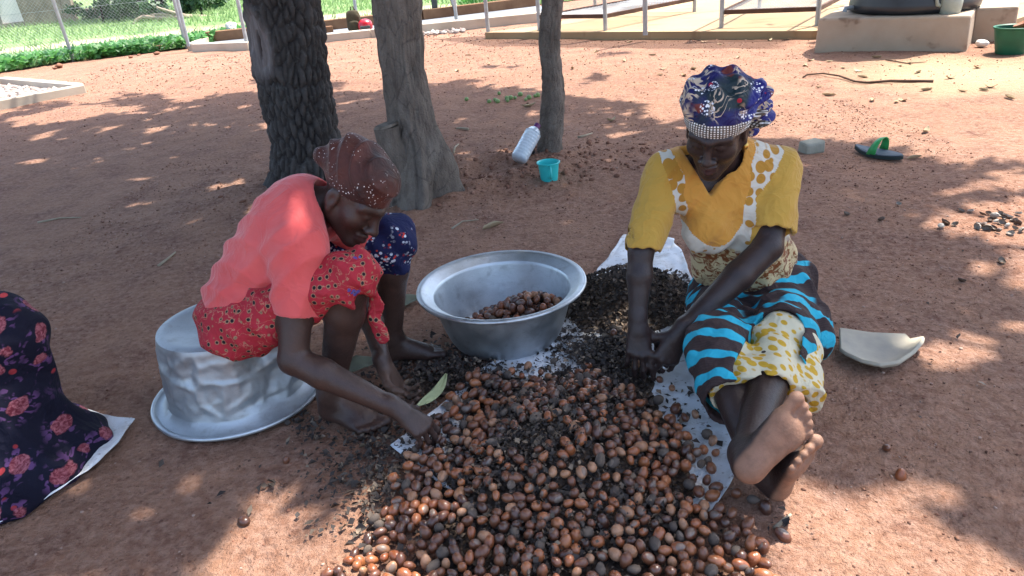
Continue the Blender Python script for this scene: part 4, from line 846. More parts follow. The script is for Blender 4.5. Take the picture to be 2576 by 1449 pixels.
hz = earth_height(x, y)+hh; px, py = PX(np.stack([x, y, hz], -1)); white = (px > 1640) & (px < 1900) & (py > 930) & (py < 1300) & (px > 1640+(py-930)*.45-60)
k = ~white | (RNG.random(len(x)) < .04); x, y, hz = x[k], y[k], hz[k]
pos = np.stack([x, y, hz+.004*RNG.random(len(x))], -1); chips(len(pos), pos, .008, .030, 'husk_chips', 'dark broken husk chips heaped over the white sack')
n = 12000; x = -.45+1.05*RNG.random(n); y = 1.0+1.2*RNG.random(n); hh = heap(x, y); pxh, pyh = PX(np.stack([x, y, hh], -1))
k = (hh > .018) & (RNG.random(n) < (.35+.65*np.exp(-((pxh-1390)/220)**2-((pyh-1160)/150)**2))*np.clip(fbm(np.stack([x, y], -1), 8, 2, 95)*2+.6, 0, 1)) & ~((pxh > 1640+(pyh-930)*.45-60) & (pyh > 930))
pos = np.stack([x, y, earth_height(x, y)+hh+.008+.018*RNG.random(n)], -1)[k]; chips(len(pos), pos, .008, .023, 'husk_scraps', 'larger husk scraps lying between the nuts of the heap')
# sparse chips on the earth and on the bare cloth
cl = []
for cx, cy, sx, sy, k in ((900, 1200, 110, 70, 300), (960, 1110, 90, 70, 500), (1060, 940, 110, 60, 500), (780, 1080, 40, 30, 90), (900, 1320, 120, 60, 90), (1150, 900, 100, 30, 250), (700, 1200, 120, 60, 22), (1000, 1260, 60, 60, 220), (1700, 1050, 60, 80, 60), (1390, 850, 40, 50, 120), (1450, 880, 60, 45, 380), (1560, 905, 70, 40, 400), (1960, 1330, 50, 30, 14), (1010, 1010, 60, 40, 260), (2300, 800, 200, 200, 18)):
    a = np.stack([cx+sx*RNG.normal(size=k)*.7, cy+sy*RNG.normal(size=k)*.7], -1); cl += [G(*q)[:2] for q in a]
cl = np.array(cl); pos = np.concatenate([cl, (earth_height(cl[:, 0], cl[:, 1])+heap(cl[:, 0], cl[:, 1])+.011)[:, None]], 1)
inw = pos[(pos[:, 1] > .9)]; chips(len(inw), inw, .008, .034, 'loose_husks', 'loose dark husk scraps scattered on the earth around the sack', 1.2)

# --- nuts
def nut_material(name, c1, c2, rough, coat):
    m, nt, b = newmat(name, rough, .5); r = nd(nt, 'ObjectInfo').outputs['Random']; r2 = nd(nt, 'NewGeometry').outputs['Random Per Island']; q = mth(nt, 'FRACT', mth(nt, 'ADD', r, r2)); p = geopos(nt)
    c = mix(nt, q, c1, c2); c = mix(nt, mth(nt, 'MULTIPLY', ramp(nt, noise(nt, p, 60, 4, .6), [(.5, 0.), (.68, 1.)]), .45), c, tuple(x*.35 for x in c1))
    hil = attrn(nt, 'scar'); c = mix(nt, mth(nt, 'MULTIPLY', ramp(nt, mth(nt, 'ADD', hil, mth(nt, 'MULTIPLY', noise(nt, p, 90, 3), .25)), [(.52, 0.), (.62, 1.)]), .8), c, (.16, .12, .095))
    setc(nt, b, c); nt.links.new(mth(nt, 'ADD', mth(nt, 'MULTIPLY', noise(nt, p, 45, 3), .35), rough-.12), b.inputs['Roughness']); b.inputs['Coat Weight'].default_value = coat; b.inputs['Coat Roughness'].default_value = .22
    bump(nt, b, noise(nt, p, 220, 3), .12, .002); return m
NUTM = [nut_material('nut_orange', (.23, .066, .022), (.31, .11, .042), .34, .3), nut_material('nut_brown', (.120, .041, .020), (.18, .066, .030), .37, .28),
        nut_material('nut_dark', (.058, .022, .013), (.095, .036, .019), .36, .4), nut_material('nut_pale', (.29, .13, .06), (.35, .18, .10), .45, .2), nut_material('nut_grey', (.12, .088, .066), (.07, .052, .042), .8, .0)]
bm = bmesh.new(); bmesh.ops.create_icosphere(bm, subdivisions=2, radius=1); NV = np.array([q.co[:] for q in bm.verts]); NF = np.array([[q.index for q in k_.verts] for k_ in bm.faces]); bm.free()
def nut_shape(seed, matte=False):
    v = NV.copy(); tp = 1-.14*v[:, 0]*np.sign(v[:, 0]); v = v*np.array([1.06, .75, .73])*np.stack([np.ones(len(v)), 1-.16*v[:, 0], 1-.16*v[:, 0]], -1); v *= (1+(.05 if not matte else .13)*vnoise(v, 1.8, seed)[:, None]); return v*.0166
def hil_of(v): d = NV@unit([.35, .2, .92]); return np.clip((d-.55)/.45, 0, 1)
nut_me = {}
for ci in range(5):
    for s_ in range(3):
        o = mesh_obj('nut', nut_shape(ci*3+s_, ci == 4), NF, NUTM[ci]); attr(o, 'scar', hil_of(NV) if s_ else 0*NV[:, 0]); nut_me[ci, s_] = o.data; bpy.data.objects.remove(o)
def nut_pos():
    n = 24000; X = []; cell = {}
    px = 780+1200*RNG.random(n); py = 925+640*RNG.random(n)
    Pq = np.array([G(a, b_)[:2] for a, b_ in zip(px, py)]); hq = heap(Pq[:, 0], Pq[:, 1])
    # density of nuts seen in the picture plane: thick at the near rim, thin on the husky middle
    edge = np.interp(py, [925, 985, 1030, 1100, 1150, 1250, 1330, 1400, 1449, 1560], [1240, 1170, 1110, 1105, 1050, 1020, 960, 905, 830, 780])
    edgr = np.interp(py, [925, 1000, 1060, 1130, 1200, 1290, 1400, 1449, 1560], [1480, 1560, 1640, 1740, 1790, 1800, 1920, 1930, 1960])
    ins = (px > edge+14*RNG.normal(size=n)) & (px < edgr+14*RNG.normal(size=n))
    mid = np.exp(-((px-1380)/230)**2-((py-1170)/150)**2)
    dens = ins*(1-.80*mid)*np.interp(py, [960, 1010, 1060, 1150, 1250, 1400], [.0, .5, .5, .45, .6, .75])*(.35+.75*(fbm(Pq, 7, 2, 90) > -.1))
    order = np.argsort(-RNG.random(n)*dens)
    for i in order:
        if dens[i] <= .02 or RNG.random() > dens[i]: continue
        x, y = Pq[i]; k = (int(x/.0235), int(y/.0235)); ok = True
        for a in (-1, 0, 1):
            for b_ in (-1, 0, 1):
                for q in cell.get((k[0]+a, k[1]+b_), ()):
                    if (q[0]-x)**2+(q[1]-y)**2 < .0228**2: ok = False
        if ok: cell.setdefault(k, []).append((x, y)); X.append((x, y))
    return np.array(X)
NP = nut_pos()
stray = [(905, 1418), (930, 1365), (1700, 1050), (1722, 1075), (1690, 1090), (1748, 1062), (1778, 1115), (1792, 1130), (1800, 1160), (1655, 1035), (1850, 1258), (1893, 1272), (1925, 1282), (1880, 1335), (1968, 1350), (1912, 1385), (1895, 1422), (1850, 1405), (1545, 870), (1600, 945), (1395, 930), (1330, 945), (1290, 962), (1480, 945), (1235, 995), (1215, 1015), (1690, 1000), (2230, 1133), (2265, 1200), (720, 1160), (612, 1310), (830, 1440), (1660, 985)]
NP = np.concatenate([NP, np.array([G(*q)[:2] for q in stray])])
hq = heap(NP[:, 0], NP[:, 1]); wht = earth_height(NP[:, 0], NP[:, 1]); NZ = wht+hq+.009+.010*(hq < .03)*(hq > .004)-.004*(hq < .004)
sc = .74+.46*RNG.random(len(NP)); pxn, pyn = PX(np.concatenate([NP, NZ[:, None]], 1)); vis = (pxn > -20) & (pxn < 2600) & (pyn < 1480)
cls = RNG.choice(5, len(NP), p=[.28, .37, .16, .11, .08]); show = np.argsort(-np.where(vis, pyn+220*(pxn < 980)+400*(NP[:, 0] > .62), -9e9))[:205]
GR = ['glossy orange brown', 'smooth mid brown', 'dark chocolate brown', 'pale tan', 'dull grey rough']
taken = set(show.tolist())
for i in show:
    o = bpy.data.objects.new('shea_nut', nut_me[int(cls[i]), int(RNG.integers(3))]); COL.objects.link(o); o.location = (NP[i, 0], NP[i, 1], NZ[i]); o.rotation_euler = tuple(RNG.random(3)*6.28); o.scale = (sc[i]*(.9+.25*RNG.random()), sc[i], sc[i])
    tag(o, GR[cls[i]]+' nut among the nearest ones of the spread heap', 'nut', GR[cls[i]]+' nuts at the near side of the heap')
rest = [i for i in range(len(NP)) if i not in taken]
def merged_nuts(idx, name, label):
    vs, fs, mi, hl = [], [], [], []; n = 0
    for i in idx:
        ci = int(cls[i]); e = RNG.random(3)*6.28; Rm = rotz(e[0])@rotx(e[1])@roty(e[2]); v = (nut_shape(int(RNG.integers(20)), ci == 4)*sc[i])@Rm.T+np.array([NP[i, 0], NP[i, 1], NZ[i]]); vs.append(v); fs.append(NF+n); n += len(v); mi += [ci]*len(NF); hl.append(hil_of(NV)*(RNG.random() < .6))
    o = mesh_obj(name, np.concatenate(vs), np.concatenate(fs), None); [o.data.materials.append(q) for q in NUTM]; o.data.polygons.foreach_set('material_index', np.array(mi, np.int32)); attr(o, 'scar', np.concatenate(hl)); return tag(o, label, 'nuts', None, 'stuff')
# nuts inside the basin: heaped against the right wall
bn = []; c0 = BC[:2]+np.array([.055, -.02])
def bh(x, y): return .012+.125*math.exp(-(((x-c0[0]-.035)/.17)**2+((y-c0[1]-.0)/.13)**2))
tries = 0
for lay in range(3):
    for _ in range(2200):
        a, r_ = random.random()*6.28, math.sqrt(random.random())*.20; x, y = BC[0]+r_*math.cos(a)+.02, BC[1]+r_*math.sin(a)
        h = bh(x, y)
        if h < .026: continue
        z = BC[2]+.020+(h-.02)*(1-.30*lay) if lay else BC[2]+.02+h
        rw = .155+.02+(.282-.042-.175)*(max(0., (z-.006)/.185))**.62-.024
        if math.hypot(x-BC[0], y-BC[1]) > rw: continue
        if all((x-q[0])**2+(y-q[1])**2+(z-q[2])**2 > .0232**2 for q in bn): bn.append((x, y, z))
print('nuts', len(NP), 'basin', len(bn))
bn.sort(key=lambda q: -q[2]); 
for i, q in enumerate(bn[:96]):
    ci = int(RNG.choice(5, p=[.2, .38, .26, .1, .06])); o = bpy.data.objects.new('shea_nut', nut_me[ci, int(RNG.integers(3))]); COL.objects.link(o); o.location = q; o.rotation_euler = tuple(RNG.random(3)*6.28); s_ = .85+.3*RNG.random(); o.scale = (s_, s_, s_)
    tag(o, GR[ci]+' nut heaped inside the aluminium basin', 'nut', GR[ci]+' nuts in the basin')
if len(bn) > 96:
    k0 = len(NP); NP = np.concatenate([NP, np.array(bn[96:])[:, :2]]); NZ = np.concatenate([NZ, np.array(bn[96:])[:, 2]]); cls = np.concatenate([cls, RNG.choice(5, len(bn)-96, p=[.2, .38, .26, .1, .06])]); sc = np.concatenate([sc, np.full(len(bn)-96, .95)])
merged_nuts(rest+list(range(len(NP)-max(0, len(bn)-96), len(NP))), 'shea_nuts', 'brown nuts mixed with husks on the far side of the heap and low in the basin')
# big leaves on the husks
def big_leaf(name, a, b_, wd, curl, fold, mat, label, roll=0., seed=0):
    a, b_ = np.array(a), np.array(b_); ax = b_-a; L = np.linalg.norm(ax); ax /= L; sd = unit(np.cross([0, 0, 1], ax)); up = np.cross(ax, sd); c_, s_ = math.cos(roll), math.sin(roll); sd, up = sd*c_+up*s_, up*c_-sd*s_
    nu, nv = 22, 7; v = []; rr = np.random.default_rng(seed)
    for i in range(nu):
        t = i/(nu-1); w_ = wd*math.sin(math.pi*(t*.94+.03))**.7
        for j in range(nv):
            q = (j/(nv-1)-.5)*2; v.append(a+ax*L*t+sd*(q*w_*.5+curl*L*math.sin(math.pi*t))+up*(fold*w_*.5*abs(q)+.008*vnoise(np.array([[t*4, q*1.5, seed]]), 1, seed)[0]))
    f = [(i*nv+j, i*nv+j+1, (i+1)*nv+j+1, (i+1)*nv+j) for i in range(nu-1) for j in range(nv-1)]; o = mesh_obj(name, v, f, mat); md = o.modifiers.new('s', 'SOLIDIFY'); md.thickness = .0015; return tag(o, label, 'leaf')
M_lfg = simple('leaf_palegreen', (.42, .45, .24), (.33, .36, .19), 25, .6, .3, .2, 60, .003); M_lfo = simple('leaf_greygreen', (.17, .18, .125), (.12, .125, .09), 14, .8, .2, .3, 40, .004)
big_leaf('large_leaf', G(1048, 1022, .03), G(1122, 942, .045), .030, -.10, .5, M_lfg, 'pale green curved leaf on the husks below the basin', .5, 2)
big_leaf('large_leaf', G(955, 775, .012), G(1062, 748, .012), .085, .03, .15, M_lfo, 'grey green dry leaf half under the full basin', .1, 5)
big_leaf('large_leaf', G(868, 935, .02), G(945, 905, .02), .07, .05, .3, M_lfo, 'grey green dry leaf behind the bent woman forearm', .2, 7)
# ================================================================== organic surfaces: distance fields turned into one continuous mesh
class Field:
    def __init__(s, lo, hi, h):
        s.h = h; s.lo = np.array(lo, np.float32); n = np.ceil((np.array(hi)-s.lo)/h).astype(int)+1
        s.ax = [(s.lo[k]+h*np.arange(n[k])).astype(np.float32) for k in range(3)]; s.d = np.full(n, .09, np.float32)
    def _sl(s, lo, hi):
        r = []
        for k in range(3):
            i0 = int(np.clip(np.floor((lo[k]-s.lo[k])/s.h), 0, len(s.ax[k]))); i1 = int(np.clip(np.ceil((hi[k]-s.lo[k])/s.h)+1, 0, len(s.ax[k]))); r.append(slice(i0, i1))
        return tuple(r)
    def _go(s, lo, hi, fn, k, op):
        pad = k+.03; sl = s._sl(np.array(lo)-pad, np.array(hi)+pad)
        X = s.ax[0][sl[0]][:, None, None]; Y = s.ax[1][sl[1]][None, :, None]; Z = s.ax[2][sl[2]][None, None, :]
        if 0 in s.d[sl].shape: return s
        b = fn(X, Y, Z); a = s.d[sl]
        if op == 's': a = -a
        if k > 0:
            h = np.clip(.5+.5*(b-a)/k, 0, 1); r = b+(a-b)*h-k*h*(1-h)
        else: r = np.minimum(a, b)
        s.d[sl] = -r if op == 's' else r
        return s
    def cone(s, a, b, ra, rb, k=.02, op='u', sq=None):
        a = np.array(a, np.float32); b = np.array(b, np.float32); ba = b-a; L2 = float(ba@ba)+1e-12; m = max(ra, rb)
        def fn(X, Y, Z):
            x, y, z = X-a[0], Y-a[1], Z-a[2]; t = np.clip((x*ba[0]+y*ba[1]+z*ba[2])/L2, 0, 1)
            return np.sqrt((x-t*ba[0])**2+(y-t*ba[1])**2+(z-t*ba[2])**2)-(ra+(rb-ra)*t)
        return s._go(np.minimum(a, b)-m, np.maximum(a, b)+m, fn, k, op)
    def chain(s, pts, rads, k=.02, op='u'):
        for i in range(len(pts)-1): s.cone(pts[i], pts[i+1], rads[i], rads[i+1], k, op)
        return s
    def ell(s, c, r, R=None, k=.02, op='u'):
        c = np.array(c, np.float32); r = np.array(r, np.float32); R = np.eye(3) if R is None else np.array(R); m = float(r.max())
        def fn(X, Y, Z):
            x, y, z = X-c[0], Y-c[1], Z-c[2]; k0 = 0; k1 = 0
            for i in range(3):
                q = x*R[0, i]+y*R[1, i]+z*R[2, i]; k0 = k0+(q/r[i])**2; k1 = k1+(q/r[i]**2)**2
            k0 = np.sqrt(k0); return k0*(k0-1)/np.maximum(np.sqrt(k1), 1e-6)
        return s._go(c-m, c+m, fn, k, op)
    def half(s, p, n, k=0.0, lo=None, hi=None):            # cut away everything on the side n points to (inside an optional box)
        p = np.array(p); n = unit(n)
        lo = s.lo if lo is None else lo; hi = [a[-1] for a in s.ax] if hi is None else hi
        pad0 = .03+k; fn = lambda X, Y, Z: -((X-p[0])*n[0]+(Y-p[1])*n[1]+(Z-p[2])*n[2])
        return s._go(np.array(lo)+pad0, np.array(hi)-pad0, fn, k, 's')
    def add(s, fn): s.d += np.where(np.abs(s.d) < .05, fn(s.ax[0][:, None, None], s.ax[1][None, :, None], s.ax[2][None, None, :]), 0).astype(np.float32); return s
    def custom(s, fn, k=0., op='s'):
        return s._go(s.lo, [a[-1] for a in s.ax], fn, k, op)
    def mesh(s):
        d = s.d; d[0], d[-1], d[:, 0], d[:, -1], d[:, :, 0], d[:, :, -1] = (.05,)*6; I = d < 0
        cnt = np.zeros(np.array(d.shape)-1, np.int8)
        cs = [(i, j, k) for i in (0, 1) for j in (0, 1) for k in (0, 1)]
        n = np.array(d.shape)-1
        for i, j, k in cs: cnt += I[i:n[0]+i, j:n[1]+j, k:n[2]+k]
        act = np.argwhere((cnt > 0) & (cnt < 8)); vals = np.stack([d[act[:, 0]+i, act[:, 1]+j, act[:, 2]+k] for i, j, k in cs], 1); C = np.array(cs, np.float32)
        acc = np.zeros((len(act), 3), np.float32); num = np.zeros(len(act), np.float32)
        for a in range(8):
            for b in range(a+1, 8):
                if np.abs(C[a]-C[b]).sum() != 1: continue
                va, vb = vals[:, a], vals[:, b]; cr = (va < 0) != (vb < 0); t = np.where(cr, va/np.where(cr, va-vb, 1), 0)
                acc += np.where(cr[:, None], C[a]+(C[b]-C[a])*t[:, None], 0); num += cr
        v = s.lo+s.h*(act+acc/num[:, None])
        idx = np.full(cnt.shape, -1, np.int32); idx[act[:, 0], act[:, 1], act[:, 2]] = np.arange(len(act)); F = []
        for ax in range(3):
            o1, o2 = [(1, 2), (2, 0), (0, 1)][ax]
            A = np.moveaxis(I, (ax, o1, o2), (0, 1, 2)); J = np.moveaxis(idx, (ax, o1, o2), (0, 1, 2))
            ch = A[:-1, 1:-1, 1:-1] != A[1:, 1:-1, 1:-1]; e = np.argwhere(ch); s0 = A[:-1, 1:-1, 1:-1][ch]; i, j, k = e[:, 0], e[:, 1]+1, e[:, 2]+1
            q = np.stack([J[i, j-1, k-1], J[i, j, k-1], J[i, j, k], J[i, j-1, k]], 1); q[~s0] = q[~s0][:, ::-1]; F.append(q)
        return v, np.concatenate(F)
def smooth_mesh(v, f, it=2, lam=.5):
    e = np.concatenate([f[:, [0, 1]], f[:, [1, 2]], f[:, [2, 3]], f[:, [3, 0]]]); n = len(v); deg = np.bincount(e[:, 0], minlength=n)+np.bincount(e[:, 1], minlength=n)
    for _ in range(it):
        a = np.stack([np.bincount(e[:, 0], v[e[:, 1], k], n)+np.bincount(e[:, 1], v[e[:, 0], k], n) for k in range(3)], -1)/np.maximum(deg, 1)[:, None]; v = v+lam*(a-v)
    return v
def frame(fwd, up): f = unit(fwd); u = np.array(up, float); u = unit(u-(u@f)*f); return np.stack([np.cross(f, u), f, u], 1)     # columns right, forward, up
def head_sdf(F, o, R, s=1.0):
    L = lambda x, y, z: np.array(o)+R@(np.array([x, y, z])*s)
    E = lambda c, r, k, op='u': F.ell(L(*c), np.array(r)*s, R, k*s, op)
    Cn = lambda a, b, ra, rb, k, op='u': F.cone(L(*a), L(*b), ra*s, rb*s, k*s, op)
    E((0, -.018, .035), (.073, .094, .086), .02); E((0, .030, -.03), (.058, .055, .082), .04)
    for q in (-1, 1):
        Cn((q*.053, -.005, -.05), (q*.012, .062, -.103), .022, .019, .025); E((q*.040, .056, -.026), (.024, .022, .022), .03); Cn((q*.050, .066, .022), (q*.008, .088, .021), .010, .010, .018)
    E((0, .070, -.103), (.019, .018, .017), .02)
    for q in (-1, 1): E((q*.031, .099, .004), (.017, .016, .013), .014, 's')
    for q in (-1, 1): E((q*.031, .073, .001), (.0145, .0145, .0135), .004); Cn((q*.043, .079, .002), (q*.019, .085, .001), .0025, .0025, .004)
    Cn((0, .086, .012), (0, .106, -.034), .0085, .0125, .012); E((0, .109, -.036), (.012, .011, .010), .008)
    for q in (-1, 1): E((q*.0155, .097, -.038), (.0105, .012, .009), .006); E((q*.008, .108, -.047), (.0045, .006, .004), .003, 's')
    Cn((-.020, .083, -.066), (0, .093, -.065), .006, .0075, .010); Cn((.020, .083, -.066), (0, .093, -.065), .006, .0075, .010)
    Cn((-.017, .083, -.079), (0, .092, -.080), .007, .010, .008); Cn((.017, .083, -.079), (0, .092, -.080), .007, .010, .008)
    Cn((-.025, .087, -.071), (0, .105, -.0715), .002, .0028, .003, 's'); Cn((.025, .087, -.071), (0, .105, -.0715), .002, .0028, .003, 's')
    for q in (-1, 1):
        E((q*.077, -.012, -.012), (.0085, .021, .033), .008); E((q*.088, -.006, -.010), (.008, .011, .018), .005, 's'); E((q*.077, -.004, -.042), (.007, .009, .010), .006)
    return L
def hand_sdf(F, w, d, back, thumb, curls, s=1.0, spread=.06, thumb_curl=.5, thumb_out=.7):
    d = unit(d); n = unit(np.array(back)-np.dot(back, d)*d); lat = np.cross(d, n); lat = lat if lat@np.array(thumb) > 0 else -lat; w = np.array(w)
    pt = lambda a, b, c: w+(d*a+lat*b+n*c)*s
    kn = [(.086, .027, .004), (.090, .008, .006), (.085, -.012, .004), (.076, -.030, .0)]; ln = [(.042, .026, .021), (.046, .029, .022), (.043, .027, .021), (.033, .020, .018)]; rd = [.0092, .0096, .0090, .0080]
    F.cone(pt(-.03, 0, 0), pt(.015, 0, 0), .023*s, .024*s, .02*s)
    for (a, b, c), r in zip(kn, rd): F.cone(pt(.005, b*.45, 0), pt(a, b, c-.002), .0155*s, .0118*s, .014*s)
    F.ell(pt(.045, .0, -.004), np.array([.038, .034, .013])*s, np.stack([d, lat, n], 1), .012*s)
    tips = []; rings = []
    for i, ((a, b, c), l3, r) in enumerate(zip(kn, ln, rd)):
        p = pt(a, b, c); ang = 0; sp = spread*(1.4-i)
        F.ell(p, (r*1.25*s,)*3, None, .006*s)
        for j in range(3):
            ang += curls[i][j]; dr = unit(math.cos(ang)*d-math.sin(ang)*n+sp*lat*math.cos(min(ang, 1.5))); q = p+dr*l3[j]*s; rings += [(p+(q-p)*.55, dr, r*s)] if j == 0 else []; F.cone(p, q, r*(1-.06*j)*s, r*(.93-.08*j)*s, .0035*s); F.ell(q, (r*(.97-.07*j)*s,)*3, None, .003*s); p = q
        tips.append(p)
    p = pt(.018, .022, -.006); dirs = [unit(d*.55+lat*thumb_out-n*.45), unit(d*(.8-.2*thumb_curl)+lat*(.35*thumb_out)-n*.5*(1+thumb_curl)), unit(d*(.9-.5*thumb_curl)-lat*.25*thumb_curl-n*.6*(1+thumb_curl))]
    for dr, l, r0, r1 in zip(dirs, (.042, .032, .026), (.0165, .0118, .0105), (.0118, .0105, .0088)): q = p+dr*l*s; F.cone(p, q, r0*s, r1*s, .008*s); p = q
    return rings
def foot_sdf(F, heel, t, m, s_out, sc=1.0, curl=0.):
    t = unit(t); m = unit(np.array(m)-np.dot(m, t)*t); n = np.cross(t, m); n = n if n@np.array(s_out) > 0 else -n; h = np.array(heel); up = -n
    Pt = lambda a, b, c: h+(t*a+m*b+up*c)*sc
    Rm = np.stack([t, m, up], 1)
    E = lambda a, b, c, r, k: F.ell(Pt(a, b, c), np.array(r)*sc, Rm, k*sc)
    Cn = lambda p, q, r0, r1, k: F.cone(Pt(*p), Pt(*q), r0*sc, r1*sc, k*sc)
    E(.033, 0, .030, (.034, .030, .030), .01); Cn((.03, -.010, .026), (.15, -.026, .018), .024, .0185, .025); Cn((.03, .006, .036), (.165, .022, .022), .026, .021, .025); Cn((.12, 0, .024), (.168, -.004, .018), .02, .018, .02)
    E(.166, .024, .017, (.024, .021, .017), .008); E(.156, -.012, .013, (.022, .026, .013), .012); E(.14, -.030, .014, (.022, .014, .014), .012)
    Cn((.045, 0, .078), (.15, .008, .034), .033, .020, .03); Cn((.040, 0, .06), (.045, 0, .10), .034, .034, .025)
    for y0, a0, a1, r, k in ((.027, .176, .224, .0165, .005), (.0045, .182, .220, .0112, .0035), (-.0125, .176, .211, .0104, .0035), (-.0275, .168, .199, .0099, .0035), (-.041, .158, .184, .0092, .0035)):
        zc = .016+curl*.006; Cn((a0, y0, .018), (a1-.008, y0*1.04, zc), r*.86, r*.92, k); E(a1-.006, y0*1.05, zc-.001, (r*1.08, r*1.06, r), .003)
    return Pt
def skin_material(name, c1, c2, pale):
    m, nt, b = newmat(name, .46, .42); p = coords(nt)
    c = mix(nt, ramp(nt, noise(nt, p, 14, 4), [(.35, 0.), (.65, 1.)]), c1, c2); c = mix(nt, mth(nt, 'MULTIPLY', ramp(nt, noise(nt, p, 70, 4), [(.5, 0.), (.75, 1.)]), .25), c, tuple(x*1.8 for x in c2))
    a = attrn(nt, 'pale'); pl = mix(nt, ramp(nt, noise(nt, p, 40, 4), [(.4, 0.), (.7, 1.)]), pale, tuple(x*.72 for x in pale)); c = mix(nt, a, c, pl)
    dk = attrn(nt, 'lip'); c = mix(nt, dk, c, (.055, .022, .022)); setc(nt, b, c)
    nt.links.new(mth(nt, 'MULTIPLY_ADD', a, .2, .42), b.inputs['Roughness']); bump(nt, b, mth(nt, 'ADD', noise(nt, p, 170, 4, .65), mth(nt, 'MULTIPLY', noise(nt, vmul(nt, p, (1., 1., .45)), 42, 4), 1.0)), .30, .005); return m
def cloth_bump(nt, b, p, fine=700, k=.25, fold=9):
    rg = mth(nt, 'SUBTRACT', 1.0, mth(nt, 'ABSOLUTE', mth(nt, 'MULTIPLY_ADD', noise(nt, p, fold, 3, .5, .8), 2., -1.)))
    bump(nt, b, mth(nt, 'ADD', mth(nt, 'MULTIPLY', noise(nt, p, fine, 2), .10), mth(nt, 'POWER', rg, 2.)), k*1.15, .02)
# ================================================================== people
def sstep(x, a, b): t = np.clip((x-a)/(b-a), 0, 1); return t*t*(3-2*t)
def part_of(person, base, name, F, mat, it=2, attrs=None, label=None, post=None):
    v, f = F.mesh(); v = smooth_mesh(v, f, it)
    if post is not None: v = post(v)
    o = mesh_obj(name, v-np.array(base), f, mat, person)
    if attrs:
        for k, a in attrs(v).items(): attr(o, k, a)
    if label: o['label'] = label
    return o
def person_mesh(base, F, mat, label, attrs, group=None, it=1):
    v, f = F.mesh(); v = smooth_mesh(v, f, it, .4); o = mesh_obj('person', v-np.array(base), f, mat); o.location = tuple(base)
    for k, a in attrs(v).items(): attr(o, k, a)
    return tag(o, label, 'person', group)
def lip_attr(v, Lm, R, o):
    q = (v-np.array(o))@R; return np.clip(1.3-np.sqrt((q[:, 0]/.024)**2+((q[:, 2]+.0725)/.013)**2), 0, 1)*(q[:, 1] > .07)
def foot_pale(v, heel, t, m, s_out):
    t = unit(t); m = unit(np.array(m)-np.dot(m, t)*t); n = np.cross(t, m); n = n if n@np.array(s_out) > 0 else -n; q = v-np.array(heel); a, b, c = q@t, q@m, -(q@n)
    ins = sstep(a, -.03, .0)*sstep(-a, -.25, -.235)*sstep(-np.abs(b), -.065, -.055); return ins*sstep(-c, -.026-.010*sstep(a, .16, .19), -.013-.012*sstep(a, .16, .19))*sstep(c, -.03, -.015)

# ------------------------------------------------------------------ woman in yellow, seated on the ground
YB = np.array([.72, 1.95, 0.])
Yh, YR = np.array([.598, 2.000, .742]), frame((-.45, -.78, -.42), (-.08, -.34, .94))
rs, ls = np.array([.485, 2.10, .600]), np.array([.828, 2.13, .572])
re_, le_ = P(1612, 636, 1.99), P(1932, 622, 1.985)
rw, lw = P(1604, 798, 1.915), P(1722, 826, 1.875)
hipR, hipL = np.array([.68, 2.16, .11]), np.array([.87, 2.17, .11])
rk, lk = P(1808, 880, 1.74), P(1968, 850, 1.76)
lheel = P(1868, 1212, 1.265); lt = unit(np.array([.68, .20, .66])); lm = unit(np.array([-.76, .28, .56]))
rheel = P(1968, 1294, 1.345); rheel[2] = max(rheel[2], .008); rt = unit(np.array([.12, -.36, .92])); rm = unit(np.array([.79, .57, .23]))
LS, RS = np.array([-.31, -.73, .61]), np.array([.6, -.7, -.36])
def y_torso(F, i, k=.04):
    F.ell((.770, 2.19, .12), (.175+i, .135+i, .115+i), None, k); F.ell((.745, 2.165, .27), (.150+i, .120+i, .15+i), None, k); F.ell((.690, 2.135, .46), (.145+i, .098+i, .165+i), rotx(.12), k)
    F.ell((.600, 2.050, .425), (.068+i, .062+i, .072+i), None, k); F.ell((.760, 2.060, .415), (.070+i, .064+i, .074+i), None, k)
    nk = np.array([.655, 2.115, .625])
    F.cone(nk, rs, .055+i, .052+i, k); F.cone(nk, ls, .055+i, .052+i, k); F.cone(rs-np.array([-.03, 0, .05]), ls-np.array([.03, 0, .05]), .07+i, .07+i, k)
F = Field((.22, 1.15, -.02), (1.10, 2.42, .90), .0042)
y_torso(F, -.018); hb_ = Yh+YR@np.array([0, -.03, -.06]); F.cone((.652, 2.11, .60), hb_, .050, .047, .03); head_sdf(F, Yh, YR)
F.chain([rs, re_], [.046, .036], .03).chain([re_, re_+(rw-re_)*.35, rw], [.036, .037, .0245], .012); F.chain([ls, le_], [.050, .042], .03).chain([le_, le_+(lw-le_)*.35, lw], [.042, .043, .028], .012)
cR = [(.15, .35, .25), (.3, .45, .3), (.25, .4, .3), (.4, .5, .4)]; cL = [(.35, .6, .4), (.5, .7, .5), (.55, .7, .5), (.5, .6, .4)]
hand_sdf(F, rw+np.array([0, -.012, -.022]), (-.05, -.42, -.90), (-.1, -.85, .5), (1, .2, 0), cR, .98, .12); rg_ = hand_sdf(F, lw+unit(lw-le_)*.025, (-.50, -.22, -.80), (.1, -.85, .5), (-.3, 1, .2), cL, .98, .07)
F.chain([hipR, rk], [.085, .058], .03); F.chain([hipL, lk], [.085, .058], .03)
lank = lheel+lt*.045-unit(LS)*.0+(lambda n: -n*.09)(np.cross(lt, unit(lm-np.dot(lm, lt)*lt))*np.sign(np.cross(lt, unit(lm-np.dot(lm, lt)*lt))@LS))
rn_ = np.cross(rt, unit(rm-np.dot(rm, rt)*rt)); rn_ = rn_*np.sign(rn_@RS); rank = rheel+rt*.045-rn_*.09
F.chain([lk, lk+(lank-lk)*.3, lank], [.056, .055, .034], .02); foot_sdf(F, lheel, lt, lm, LS, .98)
